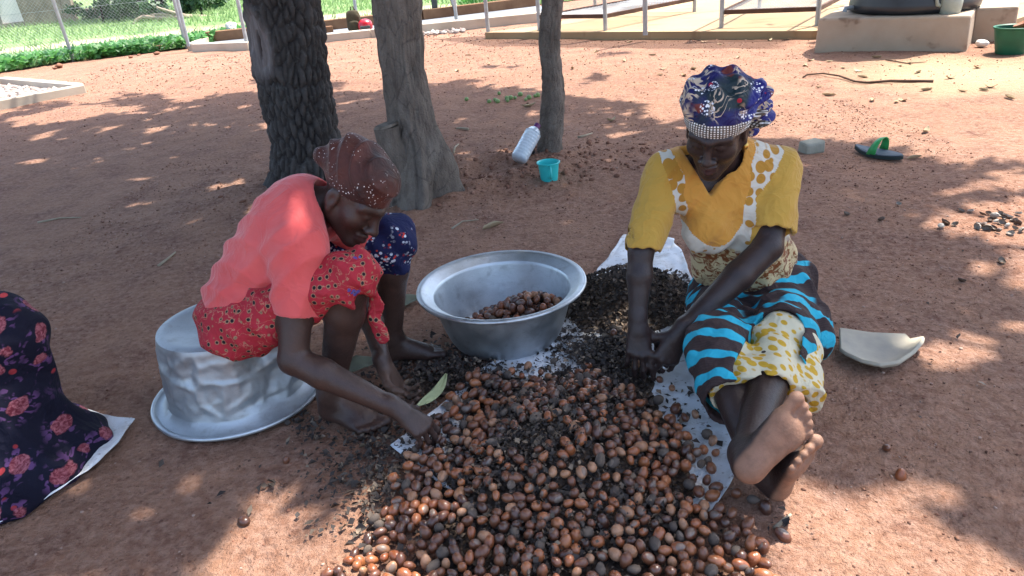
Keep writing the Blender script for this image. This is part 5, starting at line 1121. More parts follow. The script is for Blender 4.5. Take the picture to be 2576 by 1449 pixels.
F2 = Field((.22, 1.15, -.02), (1.10, 2.42, .90), .0042); F2.chain([rk, rk+(rank-rk)*.3, rank], [.056, .055, .034], .02); foot_sdf(F2, rheel, rt, rm, RS, .96); F.d = np.minimum(F.d, F2.d); del F2
M_skinY = skin_material('skin_deep_brown', (.026, .0150, .0135), (.036, .021, .018), (.255, .135, .085))
def ya(v): return dict(pale=np.clip(foot_pale(v, lheel, lt, lm, LS)+foot_pale(v, rheel, rt, rm, RS), 0, 1), lip=lip_attr(v, None, YR, Yh))
yp = person_mesh(YB, F, M_skinY, 'person in yellow blouse and striped wrapper sitting with crossed bare feet', ya)
# blouse
zV, zB, zW, zH = P(1795, 497, 2.02)[2], P(1795, 612, 2.03)[2], P(1780, 650, 2.03)[2], P(1780, 715, 2.04)[2]
def sleeve_f(F, a, b, r0, r1, t1, seed, tilt):
    e = a+(b-a)*1.12; F.cone(a, e, r0, r1, .03); return a+(b-a)*t1, unit(unit(b-a)+np.array(tilt))
FB = Field((.34, 1.86, .16), (1.02, 2.40, .76), .0042); y_torso(FB, .008, .045); FB.ell((.745, 2.15, .27), (.168, .145, .13), None, .03)
FL = Field((.34, 1.86, .16), (1.02, 2.40, .76), .0042)
cr_, nr_ = sleeve_f(FL, rs, re_, .064, .060, .97, 1, (.25, 0, 0)); cl_, nl_ = sleeve_f(FL, ls, le_, .066, .078, .80, 2, (0, 0, -.15))
def folds(X, Y, Z): return .0035*np.sin(X*70+np.sin(Z*22)*2.0+Y*20)*np.clip((.50-Z)*8, 0, 1)+.008*np.abs(np.sin(X*26+Z*16+1.5*np.sin(Z*13+Y*9)))*np.clip((.6-Z)*4, 0, 1)+.005*np.abs(np.sin(Z*36-X*24+2*np.sin(X*17)))-.004
FB.add(folds); FL.add(folds)
def cutplane(F, c, n, rad, jag, seed):
    def fn(X, Y, Z):
        d = (X-c[0])*n[0]+(Y-c[1])*n[1]+(Z-c[2])*n[2]+jag*np.sin(X*150+seed)*np.cos(Z*131+Y*170); r = np.sqrt((X-c[0])**2+(Y-c[1])**2+(Z-c[2])**2)
        return np.maximum(-d, r-rad)
    F._go(c-rad, c+rad, fn, 0., 's')
cutplane(FL, cr_, nr_, .16, .004, 1); cutplane(FL, cl_, nl_, .17, .005, 2)
FL.cone(cr_-nr_*.05, cr_+nr_*.1, .044, .058, .004, 's'); FL.cone(cl_-nl_*.05, cl_+nl_*.1, .052, .072, .004, 's'); hh_ = np.clip(.5+.5*(FL.d-FB.d)/.012, 0, 1); FB.d = FL.d+(FB.d-FL.d)*hh_-.012*hh_*(1-hh_)
xv = P(1796, 497, 2.02)[0]
def vneck(X, Y, Z): wd = (Z-zV)*.66; xc = xv-.006+(Z-zV)*.10; return np.maximum(np.maximum(np.abs(X-xc)-wd, zV-Z)*.85, Y-2.105)
FB.custom(vneck, .004); FB.cone((.652, 2.10, .60), hb_+np.array([0, 0, .05]), .058, .068, .004, 's'); FB.half((.75, 2.15, zH-.035), (0, .12, -1))
m, nt, b = newmat('blouse_print', .85, .15); p = coords(nt); bib = attrn(nt, 'bib'); slv = attrn(nt, 'sleeve'); low = attrn(nt, 'low'); xz = attrn(nt, 'puv', True)
must = mix(nt, noise(nt, p, 8, 3), (.45, .25, .040), (.50, .31, .065)); orange = mix(nt, noise(nt, p, 7, 3), (.57, .285, .055), (.51, .235, .04))
sc_ = attrn(nt, 'dot'); dots = nd(nt, 'TexVoronoi', {'Vector': xz, 'Scale': 30., 'Randomness': .55}, feature='F1'); dd = dots.outputs[0]
dm = ramp(nt, mth(nt, 'SUBTRACT', dd, sc_), [(.0, 1.), (.04, 0.)]); whitec = mix(nt, dm, (.56, .53, .45), (.40, .20, .03))
mot = ramp(nt, noise(nt, xz, 48, 4, .6, 1.5), [(.44, 0.), (.53, 1.)]); brown = mix(nt, mot, (.17, .052, .014), (.50, .40, .22))
lowm = ramp(nt, mth(nt, 'ADD', low, mth(nt, 'MULTIPLY', noise(nt, xz, 40, 3), .5)), [(.5, 0.), (.75, 1.)]); c = mix(nt, lowm, whitec, brown); c = mix(nt, ramp(nt, bib, [(.45, 0.), (.55, 1.)]), c, orange); c = mix(nt, ramp(nt, slv, [(.45, 0.), (.55, 1.)]), c, must)
c = mix(nt, mth(nt, 'MULTIPLY', ramp(nt, noise(nt, p, 5, 4), [(.6, 0.), (.8, 1.)]), .35), c, (.16, .09, .03)); setc(nt, b, c); cloth_bump(nt, b, p, 500, .3, 14); b.inputs['Sheen Weight'].default_value = .15; M_blouse = m
def ba(v):
    x, y, z = v.T; fr = sstep(-y, -2.16, -2.10); xc = xv+.006+(z-zB)*.03; top = np.clip((z-zB)/(zV-zB), 0, 1); w_ = np.where(z < zV, .088*np.clip(1-(1-top)**2.6, 0, 1)**.6, .088+(z-zV)*.22); w_ = w_+.006*np.sin(z*60)
    bib = ((np.abs(x-xc) < w_) & (z > zB)).astype(float)*1.0; bib = np.maximum(bib, (y > 2.17)*(z > zB))
    def dl(a, b_, r): q = v-a; u = b_-a; t = np.clip(q@u/(u@u), 0, 1.2); return np.linalg.norm(q-t[:, None]*u, axis=1), t
    d1_, t1_ = dl(rs, re_, 0); d2_, t2_ = dl(ls, le_, 0); sl = ((d1_ < .10) & (x < np.interp(z, [.44, .47, .64], [.512, .508, .462]))) | ((d2_ < .115) & (z > .37) & (x > np.interp(z, [.40, .44, .52, .66], [.712, .716, .732, .855])))
    dot = .17+.34*np.clip((z-zW-.02)/(.60-zW), 0, 1); return dict(bib=bib, sleeve=sl.astype(float), low=np.clip((zW+.035-z)/.06, 0, 1), dot=dot, puv=np.stack([x, z, y*.3], -1))
part_of(yp, YB, 'blouse', FB, M_blouse, 2, ba)
# petticoat, dress hem, wrapper: the same lobes in three sizes
def lobes(F, i, endR, endL, k=.04):
    F.ell((.775, 2.18, .11), (.195+i, .165+i, .135+i), None, k); F.chain([hipR, rk, rk+(rank-rk)*endR], [.105+i, .083+i, .078+i], k); F.chain([hipL, lk, lk+(lank-lk)*endL], [.105+i, .083+i, .076+i], k)
    F.ell((.765, 1.98, .10), (.15+i, .16, .10+i), None, k)
def hemcut(F, a, b, t, jag=.0, tilt=(0, 0, 0), rad=.2): c = a+(b-a)*t; cutplane(F, c, unit(unit(b-a)+np.array(tilt)), rad, jag, 3)
def floor_cut(F): F.half((.7, 1.9, .004), (0, 0, -1))
FP = Field((.36, 1.30, -.03), (1.12, 2.42, .36), .0055); lobes(FP, -.040, .80, .72); hemcut(FP, rk, rank, .68, 0, (-.1, 0, .1)); hemcut(FP, lk, lank, .56); FP.cone(rk+(rank-rk)*.45, rk+(rank-rk)*.9, .05, .056, .004, 's'); FP.cone(lk+(lank-lk)*.42, lk+(lank-lk)*.9, .05, .055, .004, 's'); floor_cut(FP)
part_of(yp, YB, 'petticoat', FP, simple('petticoat_black', (.012, .011, .014), (.018, .016, .02), 12, .8, .2, .2), 2)
m, nt, b = newmat('dress_giraffe_print', .8, .2); p = coords(nt); uvn = attrn(nt, 'puv', True)
e_ = mth(nt, 'SUBTRACT', .52, nd(nt, 'TexVoronoi', {'Vector': uvn, 'Scale': 40., 'Randomness': .62}, feature='F1').outputs[0]); fade = attrn(nt, 'fade')
c = mix(nt, ramp(nt, mth(nt, 'SUBTRACT', e_, fade), [(.05, 0.), (.12, 1.)]), (.60, .54, .38), mix(nt, noise(nt, p, 20, 3), (.50, .27, .025), (.56, .36, .04))); setc(nt, b, c); cloth_bump(nt, b, p, 500, .3, 12); M_dress = m
FD = Field((.36, 1.30, -.03), (1.12, 2.42, .36), .0048); lobes(FD, -.014, .78, .70); fl = lk+(lank-lk)*.55
FD.cone(lk+(lank-lk)*.1+np.array([.05, 0, -.02]), fl+np.array([.095, -.05, -.055]), .06, .052, .03)
FD.add(lambda X, Y, Z: .004*np.sin(X*60+Z*40+2*np.sin(Y*18))+.003*np.sin(Y*70+X*30))
FD.half((0, 1.86, 0), (0, 1, 0)); hemcut(FD, rk, rank, .62, .003, (-.25, 0, .1)); hemcut(FD, lk, lank, .50, .004, (.35, 0, -.1), .24); FD.cone(rk+(rank-rk)*.50, rk+(rank-rk)*.95, .056, .066, .004, 's'); FD.cone(lk+(lank-lk)*.42, lk+(lank-lk)*.9, .052, .062, .004, 's'); FD.cone(fl+np.array([.07, .06, -.05]), fl+np.array([.12, -.14, -.06]), .04, .046, .004, 's'); floor_cut(FD)
def da(v):
    q = (v-lk)@unit(lank-lk); return dict(puv=np.stack([v[:, 0], q, v[:, 2]], -1), fade=.30*np.clip((.06-q)/.10, 0, 1))
part_of(yp, YB, 'dress_hem', FD, M_dress, 2, da)
m, nt, b = newmat('wrapper_stripes', .8, .2); p = coords(nt); s1_ = attrn(nt, 'along'); bend = noise(nt, p, 9, 3)
w_ = mth(nt, 'ADD', mth(nt, 'MULTIPLY', s1_, 13.2), mth(nt, 'MULTIPLY', bend, .7)); fr = mth(nt, 'FRACT', w_); st = ramp(nt, fr, [(.0, 0.), (.49, 0.), (.52, 1.), (.88, 1.), (.91, 0.)])
brk = ramp(nt, noise(nt, p, 5.5, 2), [(.36, 0.), (.40, 1.)]); st = mth(nt, 'MULTIPLY', st, brk); fine = mth(nt, 'SINE', mth(nt, 'MULTIPLY', s1_, 900))
brn = mix(nt, mth(nt, 'MULTIPLY_ADD', fine, .2, .5), (.032, .020, .020), (.060, .040, .038)); setc(nt, b, mix(nt, st, brn, mix(nt, noise(nt, p, 30, 3), (.025, .33, .46), (.035, .42, .55)))); cloth_bump(nt, b, p, 500, .35, 13); M_wrap = m
FW = Field((.36, 1.30, -.03), (1.14, 2.44, .38), .0048); lobes(FW, .004, .70, .24); FW.ell((.885, 2.04, .10), (.09, .2, .10), None, .03); FW.ell((.80, 2.17, .20), (.19, .16, .09), None, .04)
FW.add(lambda X, Y, Z: .012*np.abs(np.sin(Y*20+X*22+1.6*np.sin(X*19)))*np.clip((Y-1.6)*4, 0, 1)+.006*np.abs(np.sin(X*40+Y*18+2*np.sin(Z*24)))-.006+.003*np.sin(Y*90-X*50))
hemcut(FW, rk, rank, .52, .002, (-.30, 0, .1), .17); off = np.array([-.020, -.015, .035]); FW.cone(lk+off+(lk-hipL)*.05, lk+(lank-lk)*.42+off*1.2, .066, .072, .004, 's'); FW.cone(rk+(rank-rk)*.38, rk+(rank-rk)*.9, .073, .080, .004, 's'); FW.cone(lk+(lank-lk)*.1, lk+(lank-lk)*.8, .074, .085, .004, 's'); floor_cut(FW)
def wa(v):
    d = np.array([-.25, -1, 0.]); q = v@unit(d); return dict(along=q+.35*np.abs(v[:, 0]-.765)-.35*v[:, 2])
part_of(yp, YB, 'wrapper', FW, M_wrap, 2, wa)
# head scarf with beaded band, earring, ring
def scarf_material(name):
    m, nt, b = newmat(name, .55, .35); p = coords(nt); bd = attrn(nt, 'band'); ang = attrn(nt, 'ang'); hg = attrn(nt, 'hgt')
    base = mix(nt, ramp(nt, noise(nt, p, 9, 2), [(.45, 0.), (.55, 1.)]), (.010, .009, .085), (.008, .022, .028)); base = mix(nt, attrn(nt, 'tail'), base, (.012, .012, .15))
    sw = ramp(nt, mth(nt, 'ABSOLUTE', mth(nt, 'SUBTRACT', noise(nt, p, 17, 2, .5, 2.2), .5)), [(.035, 1.), (.05, 0.)]); c = mix(nt, mth(nt, 'MULTIPLY', sw, ramp(nt, noise(nt, p, 11, 2), [(.5, 0.), (.56, 1.)])), base, (.52, .40, .29))
    bl = ramp(nt, noise(nt, p, 13, 3), [(.62, 0.), (.66, 1.)]); c = mix(nt, bl, c, (.16, .03, .025)); rd_ = ramp(nt, voro(nt, p, 23, 'F1', 0), [(.14, 1.), (.17, 0.)]); c = mix(nt, mth(nt, 'MULTIPLY', rd_, .9), c, (.42, .01, .03))
    clus = ramp(nt, voro(nt, p, 19, 'F1', 0, .8), [(.36, 1.), (.40, 0.)]); bead = ramp(nt, voro(nt, p, 125, 'F1', 0, .75), [(.36, 1.), (.44, 0.)]); c = mix(nt, mth(nt, 'MULTIPLY', clus, bead), c, (.85, .84, .86))
    rows = mth(nt, 'GREATER_THAN', mth(nt, 'SINE', mth(nt, 'MULTIPLY', hg, 900)), -.35); cols = mth(nt, 'GREATER_THAN', mth(nt, 'SINE', mth(nt, 'MULTIPLY', ang, 78)), -.1); bb = mth(nt, 'MULTIPLY', rows, cols)
    bandc = mix(nt, bb, mix(nt, noise(nt, p, 20, 2), (.025, .05, .06), (.16, .10, .06)), (.80, .80, .76)); c = mix(nt, ramp(nt, bd, [(.45, 0.), (.55, 1.)]), c, bandc); setc(nt, b, c)
    nt.links.new(mth(nt, 'MULTIPLY_ADD', mth(nt, 'MULTIPLY', clus, bead), -.3, .55), b.inputs['Roughness']); cloth_bump(nt, b, p, 500, .3, 25); return m
LY = lambda x, y, z: Yh+YR@np.array([x, y, z])
FS = Field(LY(0, 0, .05)-.22, LY(0, 0, .05)+.22, .0036)
FS.ell(LY(0, -.018, .050), (.090, .108, .080), YR, .01); FS.ell(LY(.0, -.04, .095), (.082, .088, .048), YR, .03); FS.ell(LY(.055, .0, .095), (.04, .05, .032), YR, .03); FS.ell(LY(-.058, -.03, .10), (.04, .045, .032), YR, .02)
FS.cone(LY(-.070, -.075, .085), LY(-.098, -.09, .055), .028, .022, .02); FS.cone(LY(-.08, -.085, .05), LY(-.098, -.09, -.01), .03, .034, .02); FS.cone(LY(-.08, -.09, -.01), LY(-.07, -.085, -.055), .034, .024, .02); FS.cone(LY(.065, -.05, .09), LY(.085, -.06, .07), .024, .016, .02)
FS.half(LY(0, .092, .036), YR@unit([0, .52, -1]), 0, FS.lo-.1, [a[-1]+.1 for a in FS.ax]) if False else None
def scut(X, Y, Z):
    q = [X-Yh[0], Y-Yh[1], Z-Yh[2]]; x, y, z = [q[0]*YR[0, i]+q[1]*YR[1, i]+q[2]*YR[2, i] for i in range(3)]; return np.maximum(z-(.030-.055*np.clip((.09-y)/.18, 0, 1.1)), -(y+.062)-0*x) 
FS.custom(scut, .003)
def sfold(X, Y, Z):
    q = [X-Yh[0], Y-Yh[1], Z-Yh[2]]; x, y, z = [q[0]*YR[0, i]+q[1]*YR[1, i]+q[2]*YR[2, i] for i in range(3)]; return (.0055*np.sin(x*95+y*40+2*np.sin(z*35))+.004*np.sin(y*110+z*60))*np.clip((z-.05)*14, 0, 1)+.010*np.sin(z*150+x*40)*np.clip((-x-.07)*40, 0, 1)
FS.add(sfold)
def sa(v):
    q = (v-Yh)@YR; hg = q[:, 2]-(.030-.055*np.clip((.09-q[:, 1])/.18, 0, 1.1)); return dict(band=((hg < .046) & (q[:, 1] > -.065)).astype(float), hgt=hg, ang=np.arctan2(q[:, 0], q[:, 1]+.018), tail=sstep(-q[:, 0], .075, .09))
part_of(yp, YB, 'head_scarf', FS, scarf_material('scarf_navy_beaded'), 1, sa)
M_gold = simple('gold', (.62, .38, .10), (.55, .33, .08), 20, .3, .5, 0, metal=.9)
rc, rd_, rr_ = rg_[2]; ra_ = unit(np.cross(rd_, [0, 0, 1.])); rb_ = np.cross(rd_, ra_); rb = MB()
for s_ in (-.003, .003): rb.v += [tuple(rc-YB+rd_*s_+(rr_+.0018)*(math.cos(t)*ra_+math.sin(t)*rb_)) for t in np.linspace(0, 2*math.pi, 24, endpoint=False)]
rb.f = [(k, (k+1) % 24, 24+(k+1) % 24, 24+k) for k in range(24)]; o = rb.build('finger_ring', simple('silver', (.8, .8, .76), None, 20, .3, .5, 0, metal=.7), yp); o.modifiers.new('s', 'SOLIDIFY').thickness = .002
el = LY(-.081, -.002, -.052); o = MB().lathe([(0, -.011), (.006, -.009), (.0085, 0), (.006, .008), (0, .010)], 14, el-YB).build('earring', M_gold, yp)
# ------------------------------------------------------------------ woman in coral, bent forward on the upturned basin
CB = np.array([-.80, 1.98, 0.])
Ch, CR = np.array([-.402, 1.955, .660]), frame((.59, -.51, -.64), (.60, -.15, .79))
crs, cls_ = P(752, 622, 1.845), P(890, 560, 2.13)
cre, crw = P(738, 905, 1.745), P(985, 1022, 1.675)
cle, clw = P(925, 770, 2.10), P(962, 905, 1.97)
chR, chL = np.array([-.76, 1.87, .335]), np.array([-.75, 2.08, .335])
crk, clk = P(884, 690, 1.81), P(985, 598, 2.15)
rh = G(818, 1046); rh[2] = .004; rtt = G(957, 1085)-G(818, 1046); lh = G(962, 912); lh[2] = .004; ltt = np.array([1, .05, 0.])
cra = rh+unit(rtt)*.045+np.array([0, 0, .09]); cla = lh+unit(ltt)*.045+np.array([0, 0, .09])
sp_ax = unit(np.array([-.53, 2.0, .64])-np.array([-.77, 1.985, .36])); spR = np.stack([sp_ax, np.array([0, 1., 0]), np.cross(sp_ax, [0, 1., 0])], 1)
def c_torso(F, i, k=.05):
    F.ell((-.765, 1.985, .375), (.125+i, .165+i, .105+i), None, k); F.ell((-.715, 1.985, .460), (.13+i, .148+i, .112+i), spR, k); F.ell((-.635, 1.985, .555), (.16+i, .155+i, .105+i), spR, k)
    nk = np.array([-.545, 2.0, .625]); F.cone(nk, crs, .06+i, .056+i, k); F.cone(nk, cls_, .06+i, .056+i, k); F.ell((-.60, 1.985, .60), (.10+i, .13+i, .075+i), spR, k)
F = Field((-1.02, 1.50, -.02), (-.14, 2.36, .86), .0042); c_torso(F, -.020)
chb = Ch+CR@np.array([0, -.035, -.055]); F.cone((-.545, 2.0, .615), chb, .054, .047, .03); head_sdf(F, Ch, CR)
F.chain([crs, cre], [.050, .040], .03).chain([cre, cre+(crw-cre)*.3, crw], [.039, .041, .0265], .012); F.chain([cls_, cle], [.046, .036], .03).chain([cle, cle+(clw-cle)*.3, clw], [.036, .035, .0245], .012)
hand_sdf(F, crw+unit(crw-cre)*.025, (.72, -.18, -.66), (.35, -.35, .87), (-.3, .9, .1), [(.45, .65, .4), (.55, .7, .4), (.6, .7, .4), (.65, .7, .4)], .95, .09)
hand_sdf(F, clw+unit(clw-cle)*.025, (.35, -.25, -.9), (-.75, .35, -.2), (.6, -.8, .1), [(.5, .7, .5), (.6, .8, .5), (.7, .8, .5), (.7, .8, .5)], .98, .05)
F.chain([chR, crk], [.085, .056], .03); F.chain([chL, clk], [.085, .056], .03); F.chain([crk, crk+(cra-crk)*.3, cra], [.052, .053, .034], .02); F.chain([clk, clk+(cla-clk)*.3, cla], [.052, .053, .034], .02)
foot_sdf(F, rh, rtt, (0, 1, 0), (0, 0, -1), .98); foot_sdf(F, lh, ltt, (0, -1, 0), (0, 0, -1), .95)
M_skinC = skin_material('skin_brown', (.040, .0215, .017), (.056, .030, .023), (.13, .075, .052))
def ca(v):
    q = v-clw; d = unit([.35, -.25, -.9]); pal = sstep(q@d, .0, .03)*sstep(-np.linalg.norm(q, axis=1), -.2, -.17)*.55
    return dict(pale=pal, lip=lip_attr(v, None, CR, Ch)*.7)
cp = person_mesh(CB, F, M_skinC, 'person in coral shirt and red wrap bending forward on an upturned basin', ca)
FT = Field((-1.03, 1.70, .24), (-.36, 2.34, .76), .0044); c_torso(FT, .010)
sr_c = crs+(cre-crs)*.60; sr_n = unit(cre-crs); FT.cone(crs, crs+(cre-crs)*.72, .080, .068, .04); sl_c = cls_+(cle-cls_)*.6; FT.cone(cls_, cls_+(cle-cls_)*.7, .072, .06, .04); FT.ell((-.755, 1.985, .395), (.130, .175, .085), None, .04)
FT.add(lambda X, Y, Z: .012*np.abs(np.sin((X+Z)*26+Y*14+1.6*np.sin(Y*13)))*np.clip((-.58-X)*6, 0, 1)+.008*np.abs(np.sin((X-Z)*30+1.7*np.sin(Y*20+Z*9)))*np.clip((1.98-Y)*5, .2, 1))
cutplane(FT, sr_c, sr_n, .14, .001, 1); cutplane(FT, sl_c, unit(cle-cls_), .13, .001, 1); FT.cone(sr_c-sr_n*.05, sr_c+sr_n*.08, .050, .066, .004, 's')
nk0 = np.array([-.545, 2.0, .615]); FT.cone(nk0+(chb-nk0)*-.1+np.array([.015, 0, .0]), chb+(chb-nk0)*.5, .060, .095, .006, 's'); FT.cone((-.50, 1.96, .60), (-.44, 1.93, .56), .05, .07, .01, 's')
hp_ = P(600, 762, 1.98); cutplane(FT, np.array([-.81, 1.985, .345]), unit(np.array([-.35, 0, -1.])), .3, .002, 4)
m, nt, b = newmat('tee_coral', .8, .2); p = coords(nt); c = mix(nt, ramp(nt, noise(nt, p, 6, 3), [(.3, 0.), (.7, 1.)]), (.60, .078, .075), (.66, .125, .118)); setc(nt, b, c); cloth_bump(nt, b, p, 600, .25, 11); b.inputs['Sheen Weight'].default_value = .25; M_tee = m
part_of(cp, CB, 'shirt', FT, M_tee, 2)
m, nt, b = newmat('wrap_red_print', .8, .2); p = coords(nt)
d_ = voro(nt, p, 46, 'F1', 0, .55); c = mix(nt, noise(nt, p, 12, 3), (.33, .016, .030), (.40, .035, .048)); sw = ramp(nt, mth(nt, 'ABSOLUTE', mth(nt, 'SUBTRACT', noise(nt, p, 14, 3, .5, 1.8), .5)), [(.005, 1.), (.014, 0.)]); c = mix(nt, mth(nt, 'MULTIPLY', sw, .7), c, (.45, .22, .14))
c = mix(nt, ramp(nt, d_, [(.30, 1.), (.36, 0.)]), c, (.30, .17, .10)); c = mix(nt, ramp(nt, d_, [(.22, 1.), (.27, 0.)]), c, (.018, .012, .016)); blu = ramp(nt, noise(nt, p, 9, 2), [(.64, 0.), (.67, 1.)]); c = mix(nt, mth(nt, 'MULTIPLY', blu, ramp(nt, voro(nt, p, 60, 'F1', 0), [(.4, 1.), (.45, 0.)])), c, (.10, .08, .30)); setc(nt, b, c); cloth_bump(nt, b, p, 500, .3, 13); M_redwrap = m
FR = Field((-1.04, 1.66, .02), (-.24, 2.34, .62), .0048); FR.ell((-.785, 1.985, .345), (.145, .185, .105), None, .04); FR.ell((-.79, 1.92, .312), (.125, .12, .06), None, .03)
FR.chain([chR, crk], [.105, .076], .04); FR.chain([chL, chL+(clk-chL)*.8], [.10, .07], .04); kx = crk+(cra-crk)*.12; FR.cone(crk, kx, .073, .066, .02); FR.ell((-.62, 1.98, .36), (.17, .12, .06), None, .04)
f0, f1 = P(930, 720, 1.85), P(968, 880, 1.84); fax = unit(f1-f0); fsd = unit(np.cross(fax, [0, -1., .2])); FR.ell((f0+f1)/2, (.105, .036, .011), np.stack([fax, fsd, np.cross(fax, fsd)], 1), .015)
FR.cone(crk+np.array([.03, .02, -.02]), f0, .05, .022, .03)
FR.add(lambda X, Y, Z: .012*np.abs(np.sin((X*.6+Z)*28+Y*16+1.6*np.sin(X*17)))+.003*np.sin(X*80+Y*40))
FR.cone(crk+(cra-crk)*.05, crk+(cra-crk)*.5, .058, .066, .004, 's'); FR.half((-.8, 1.98, .268), (-.05, 0, -1), 0, [-1.2, 1.5, -.1], [-.66, 2.5, .6])
part_of(cp, CB, 'wrap_skirt', FR, M_redwrap, 2)
m, nt, b = newmat('cloth_navy_print', .8, .2); p = coords(nt); cl_u = ramp(nt, noise(nt, p, 11, 2), [(.50, 0.), (.56, 1.)]); dd = voro(nt, p, 85, 'F1', 0); rnd_ = voro(nt, p, 85, 'F1', 1)
dc = mix(nt, ramp(nt, nd(nt, 'SeparateColor', {0: rnd_}).outputs[0], [(.68, 0.), (.7, 1.)]), (.55, .60, .68), (.45, .04, .03)); setc(nt, b, mix(nt, mth(nt, 'MULTIPLY', cl_u, ramp(nt, dd, [(.38, 1.), (.46, 0.)])), (.010, .014, .06), dc)); cloth_bump(nt, b, p, 500, .3, 13); M_navy = m
FN = Field((-.62, 2.0, .2), (-.22, 2.32, .62), .0048); FN.chain([chL+(clk-chL)*.55, clk], [.085, .078], .03); nv1 = clk+(cla-clk)*.28; FN.cone(clk, nv1, .075, .062, .02); FN.add(lambda X, Y, Z: .005*np.sin(X*60+Z*50+Y*30)); cutplane(FN, nv1, unit(cla-clk), .12, .003, 2); FN.cone(clk+(cla-clk)*.15, clk+(cla-clk)*.6, .05, .062, .004, 's')
part_of(cp, CB, 'knee_cloth', FN, M_navy, 2)
LC = lambda x, y, z: Ch+CR@np.array([x, y, z])
FS = Field(LC(0, 0, .05)-.22, LC(0, 0, .05)+.22, .0036); FS.ell(LC(0, -.016, .048), (.083, .106, .088), CR, .01); FS.ell(LC(0, -.055, .075), (.076, .082, .075), CR, .03); FS.cone(LC(.02, -.11, .05), LC(.035, -.128, .03), .036, .028, .03); FS.ell(LC(.0, .02, .085), (.072, .07, .055), CR, .03)
def ccut(X, Y, Z):
    q = [X-Ch[0], Y-Ch[1], Z-Ch[2]]; x, y, z = [q[0]*CR[0, i]+q[1]*CR[1, i]+q[2]*CR[2, i] for i in range(3)]; return z-(.036-.045*np.clip((.09-y)/.18, 0, 1.3))
FS.custom(ccut, .003)
def cfold(X, Y, Z):
    q = [X-Ch[0], Y-Ch[1], Z-Ch[2]]; x, y, z = [q[0]*CR[0, i]+q[1]*CR[1, i]+q[2]*CR[2, i] for i in range(3)]; return .0095*np.abs(np.sin(z*62+y*30+1.5*np.sin(y*22+x*12)))*np.clip((z-.02)*20, 0, 1)
FS.add(cfold)
m, nt, b = newmat('scarf_brown_velvet', .6, .3); p = coords(nt); st_ = vmul(nt, p, (1., 1., 1.)); c = mix(nt, ramp(nt, noise(nt, p, 9, 3), [(.4, 0.), (.65, 1.)]), (.022, .007, .006), (.085, .022, .013)); sp = ramp(nt, voro(nt, p, 130, 'F1', 0), [(.16, 1.), (.24, 0.)]); zone = ramp(nt, noise(nt, p, 16, 3), [(.50, 0.), (.58, 1.)])
c = mix(nt, mth(nt, 'MULTIPLY', sp, zone), c, (.75, .70, .68)); setc(nt, b, c); b.inputs['Sheen Weight'].default_value = .08; cloth_bump(nt, b, p, 500, .2, 22)
part_of(cp, CB, 'head_scarf', FS, m, 1)
# ------------------------------------------------------------------ third worker at the picture edge: only the floral skirt is in view
FBs = np.array([-1.75, 1.85, 0.]); fk1, fk2 = P(-40, 845, 1.82), P(120, 1010, 1.70); fh, FRm = np.array([-1.93, 1.78, .86]), frame((.75, -.2, -.55), (.5, 0, .85))
F = Field((-2.35, 1.25, -.02), (-1.05, 2.35, 1.06), .007)
F.ell((-1.95, 1.88, .14), (.17, .18, .13), None, .04); F.ell((-1.96, 1.87, .32), (.13, .16, .15), None, .05); F.ell((-1.95, 1.84, .52), (.12, .16, .16), None, .05); F.cone((-1.95, 1.66, .62), (-1.95, 2.02, .62), .06, .06, .05); F.cone((-1.95, 1.82, .62), fh+FRm@np.array([0, -.03, -.06]), .055, .05, .03); head_sdf(F, fh, FRm)
for a, e, w_ in (((-1.95, 1.65, .60), (-1.82, 1.55, .36), (-1.62, 1.60, .24)), ((-1.95, 2.03, .60), (-1.86, 2.12, .36), (-1.66, 2.02, .26))):
    F.chain([a, e, w_], [.046, .037, .025], .02); hand_sdf(F, np.array(w_), (.9, .1, -.4), (0, 0, 1), (0, -1 if a[1] < 1.8 else 1, 0), [(.3, .4, .3)]*4, 1., .08)
F.chain([(-1.9, 1.80, .13), fk1-np.array([.02, 0, .06]), (-1.42, 1.72, .06)], [.09, .06, .04], .03); F.chain([(-1.9, 1.95, .13), (-1.64, 1.99, .08), (-1.85, 2.05, .06)], [.09, .06, .04], .03)
fp = person_mesh(FBs, F, M_skinC, 'person in dark floral skirt partly cut by the picture edge', lambda v: dict(pale=0*v[:, 0], lip=0*v[:, 0]))
m, nt, b = newmat('skirt_floral', .8, .2); p = attrn(nt, 'puv', True); fcell = nd(nt, 'TexVoronoi', {'Vector': p, 'Scale': 11.5, 'Randomness': .75}, feature='F1'); fd = fcell.outputs[0]; fdn = mth(nt, 'ADD', fd, mth(nt, 'MULTIPLY', mth(nt, 'SUBTRACT', noise(nt, p, 34, 3), .5), .26))
pet = noise(nt, p, 75, 3, .6, 1.5); rose = mix(nt, ramp(nt, pet, [(.40, 0.), (.62, 1.)]), (.13, .018, .03), (.33, .11, .13)); c = (.0055, .0055, .016)
lf = mth(nt, 'MULTIPLY', ramp(nt, mth(nt, 'ABSOLUTE', mth(nt, 'SUBTRACT', noise(nt, p, 12, 3, .5, 1.4), .5)), [(.030, 1.), (.055, 0.)]), ramp(nt, voro(nt, p, 60, 'F1', 0), [(.48, 1.), (.58, 0.)])); c = mix(nt, mth(nt, 'MULTIPLY', lf, ramp(nt, fd, [(.40, 1.), (.60, 0.)])), c, (.105, .045, .13))
bud = ramp(nt, voro(nt, p, 19, 'F1', 0), [(.15, 1.), (.18, 0.)]); c = mix(nt, mth(nt, 'MULTIPLY', bud, ramp(nt, noise(nt, p, 6, 2), [(.5, 0.), (.55, 1.)])), c, (.26, .028, .035)); c = mix(nt, ramp(nt, fdn, [(.29, 1.), (.32, 0.)]), c, rose); setc(nt, b, c); cloth_bump(nt, b, coords(nt), 500, .3, 9); M_floral = m
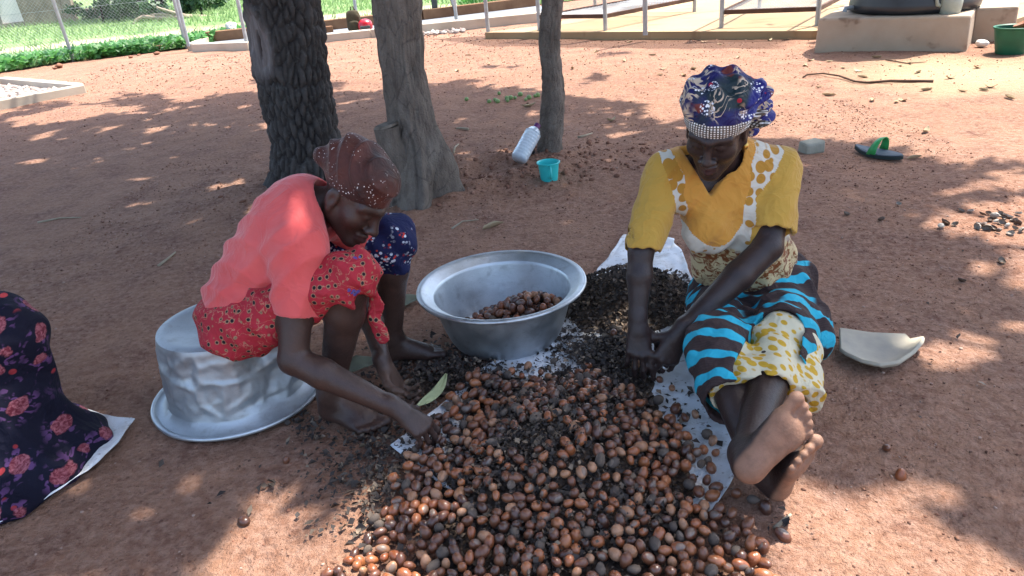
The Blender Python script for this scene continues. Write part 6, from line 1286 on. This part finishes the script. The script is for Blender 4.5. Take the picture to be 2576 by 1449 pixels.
FK = Field((-2.3, 1.3, -.03), (-1.02, 2.4, .58), .0065); FK.ell((-1.93, 1.88, .16), (.23, .24, .17), None, .06); FK.chain([(-1.9, 1.80, .17), fk1-np.array([0, 0, .03])], [.17, .105], .06); FK.chain([fk1-np.array([0, 0, .03]), (-1.42, 1.72, .08)], [.105, .10], .06); FK.chain([(-1.9, 1.98, .14), (-1.60, 1.98, .08)], [.16, .11], .10)
FK.ell((-1.42, 1.80, .03), (.22, .20, .10), None, .10); FK.ell((-1.54, 1.63, .03), (.28, .18, .08), None, .08); FK.cone(fk1+np.array([.03, 0, -.05]), (-1.36, 1.82, .05), .10, .08, .08); FK.cone((-1.62, 1.80, .33), fk1, .12, .11, .08); FK.add(lambda X, Y, Z: .022*np.abs(np.sin(X*9+Y*8+Z*5+1.4*np.sin(Y*8)))-.006+.004*np.sin(Y*50-X*30+Z*40)); FK.half((0, 0, .012), (0, 0, -1))
part_of(fp, FBs, 'skirt', FK, M_floral, 2, lambda v: dict(puv=np.stack([v[:, 0], v[:, 1]*.6, v[:, 2]], -1)))
FK = Field((-2.25, 1.5, .12), (-1.70, 2.2, .72), .0065); FK.ell((-1.96, 1.87, .30), (.145, .175, .16), None, .05); FK.ell((-1.95, 1.84, .52), (.135, .172, .165), None, .05); FK.cone((-1.95, 1.64, .61), (-1.95, 2.04, .61), .072, .072, .05); FK.cone((-1.95, 1.65, .60), (-1.86, 1.58, .44), .065, .06, .03); FK.cone((-1.95, 2.03, .60), (-1.88, 2.1, .44), .065, .06, .03); FK.cone((-1.95, 1.82, .62), (-1.94, 1.8, .8), .06, .07, .01, 's')
part_of(fp, FBs, 'blouse', FK, simple('blouse_plain', (.10, .03, .05), (.08, .025, .04), 12, .8, .2), 2)
FS = Field(fh-.2, fh+.2, .006); L3 = lambda x, y, z: fh+FRm@np.array([x, y, z]); FS.ell(L3(0, -.02, .055), (.085, .106, .09), FRm, .01)
def tcut(X, Y, Z):
    q = [X-fh[0], Y-fh[1], Z-fh[2]]; y, z = [q[0]*FRm[0, i]+q[1]*FRm[1, i]+q[2]*FRm[2, i] for i in (1, 2)]; return z-(.036-.05*np.clip((.09-y)/.18, 0, 1.2))
FS.custom(tcut, .003); part_of(fp, FBs, 'head_scarf', FS, simple('scarf_plain', (.05, .02, .06), (.04, .015, .05), 12, .8, .2), 1)
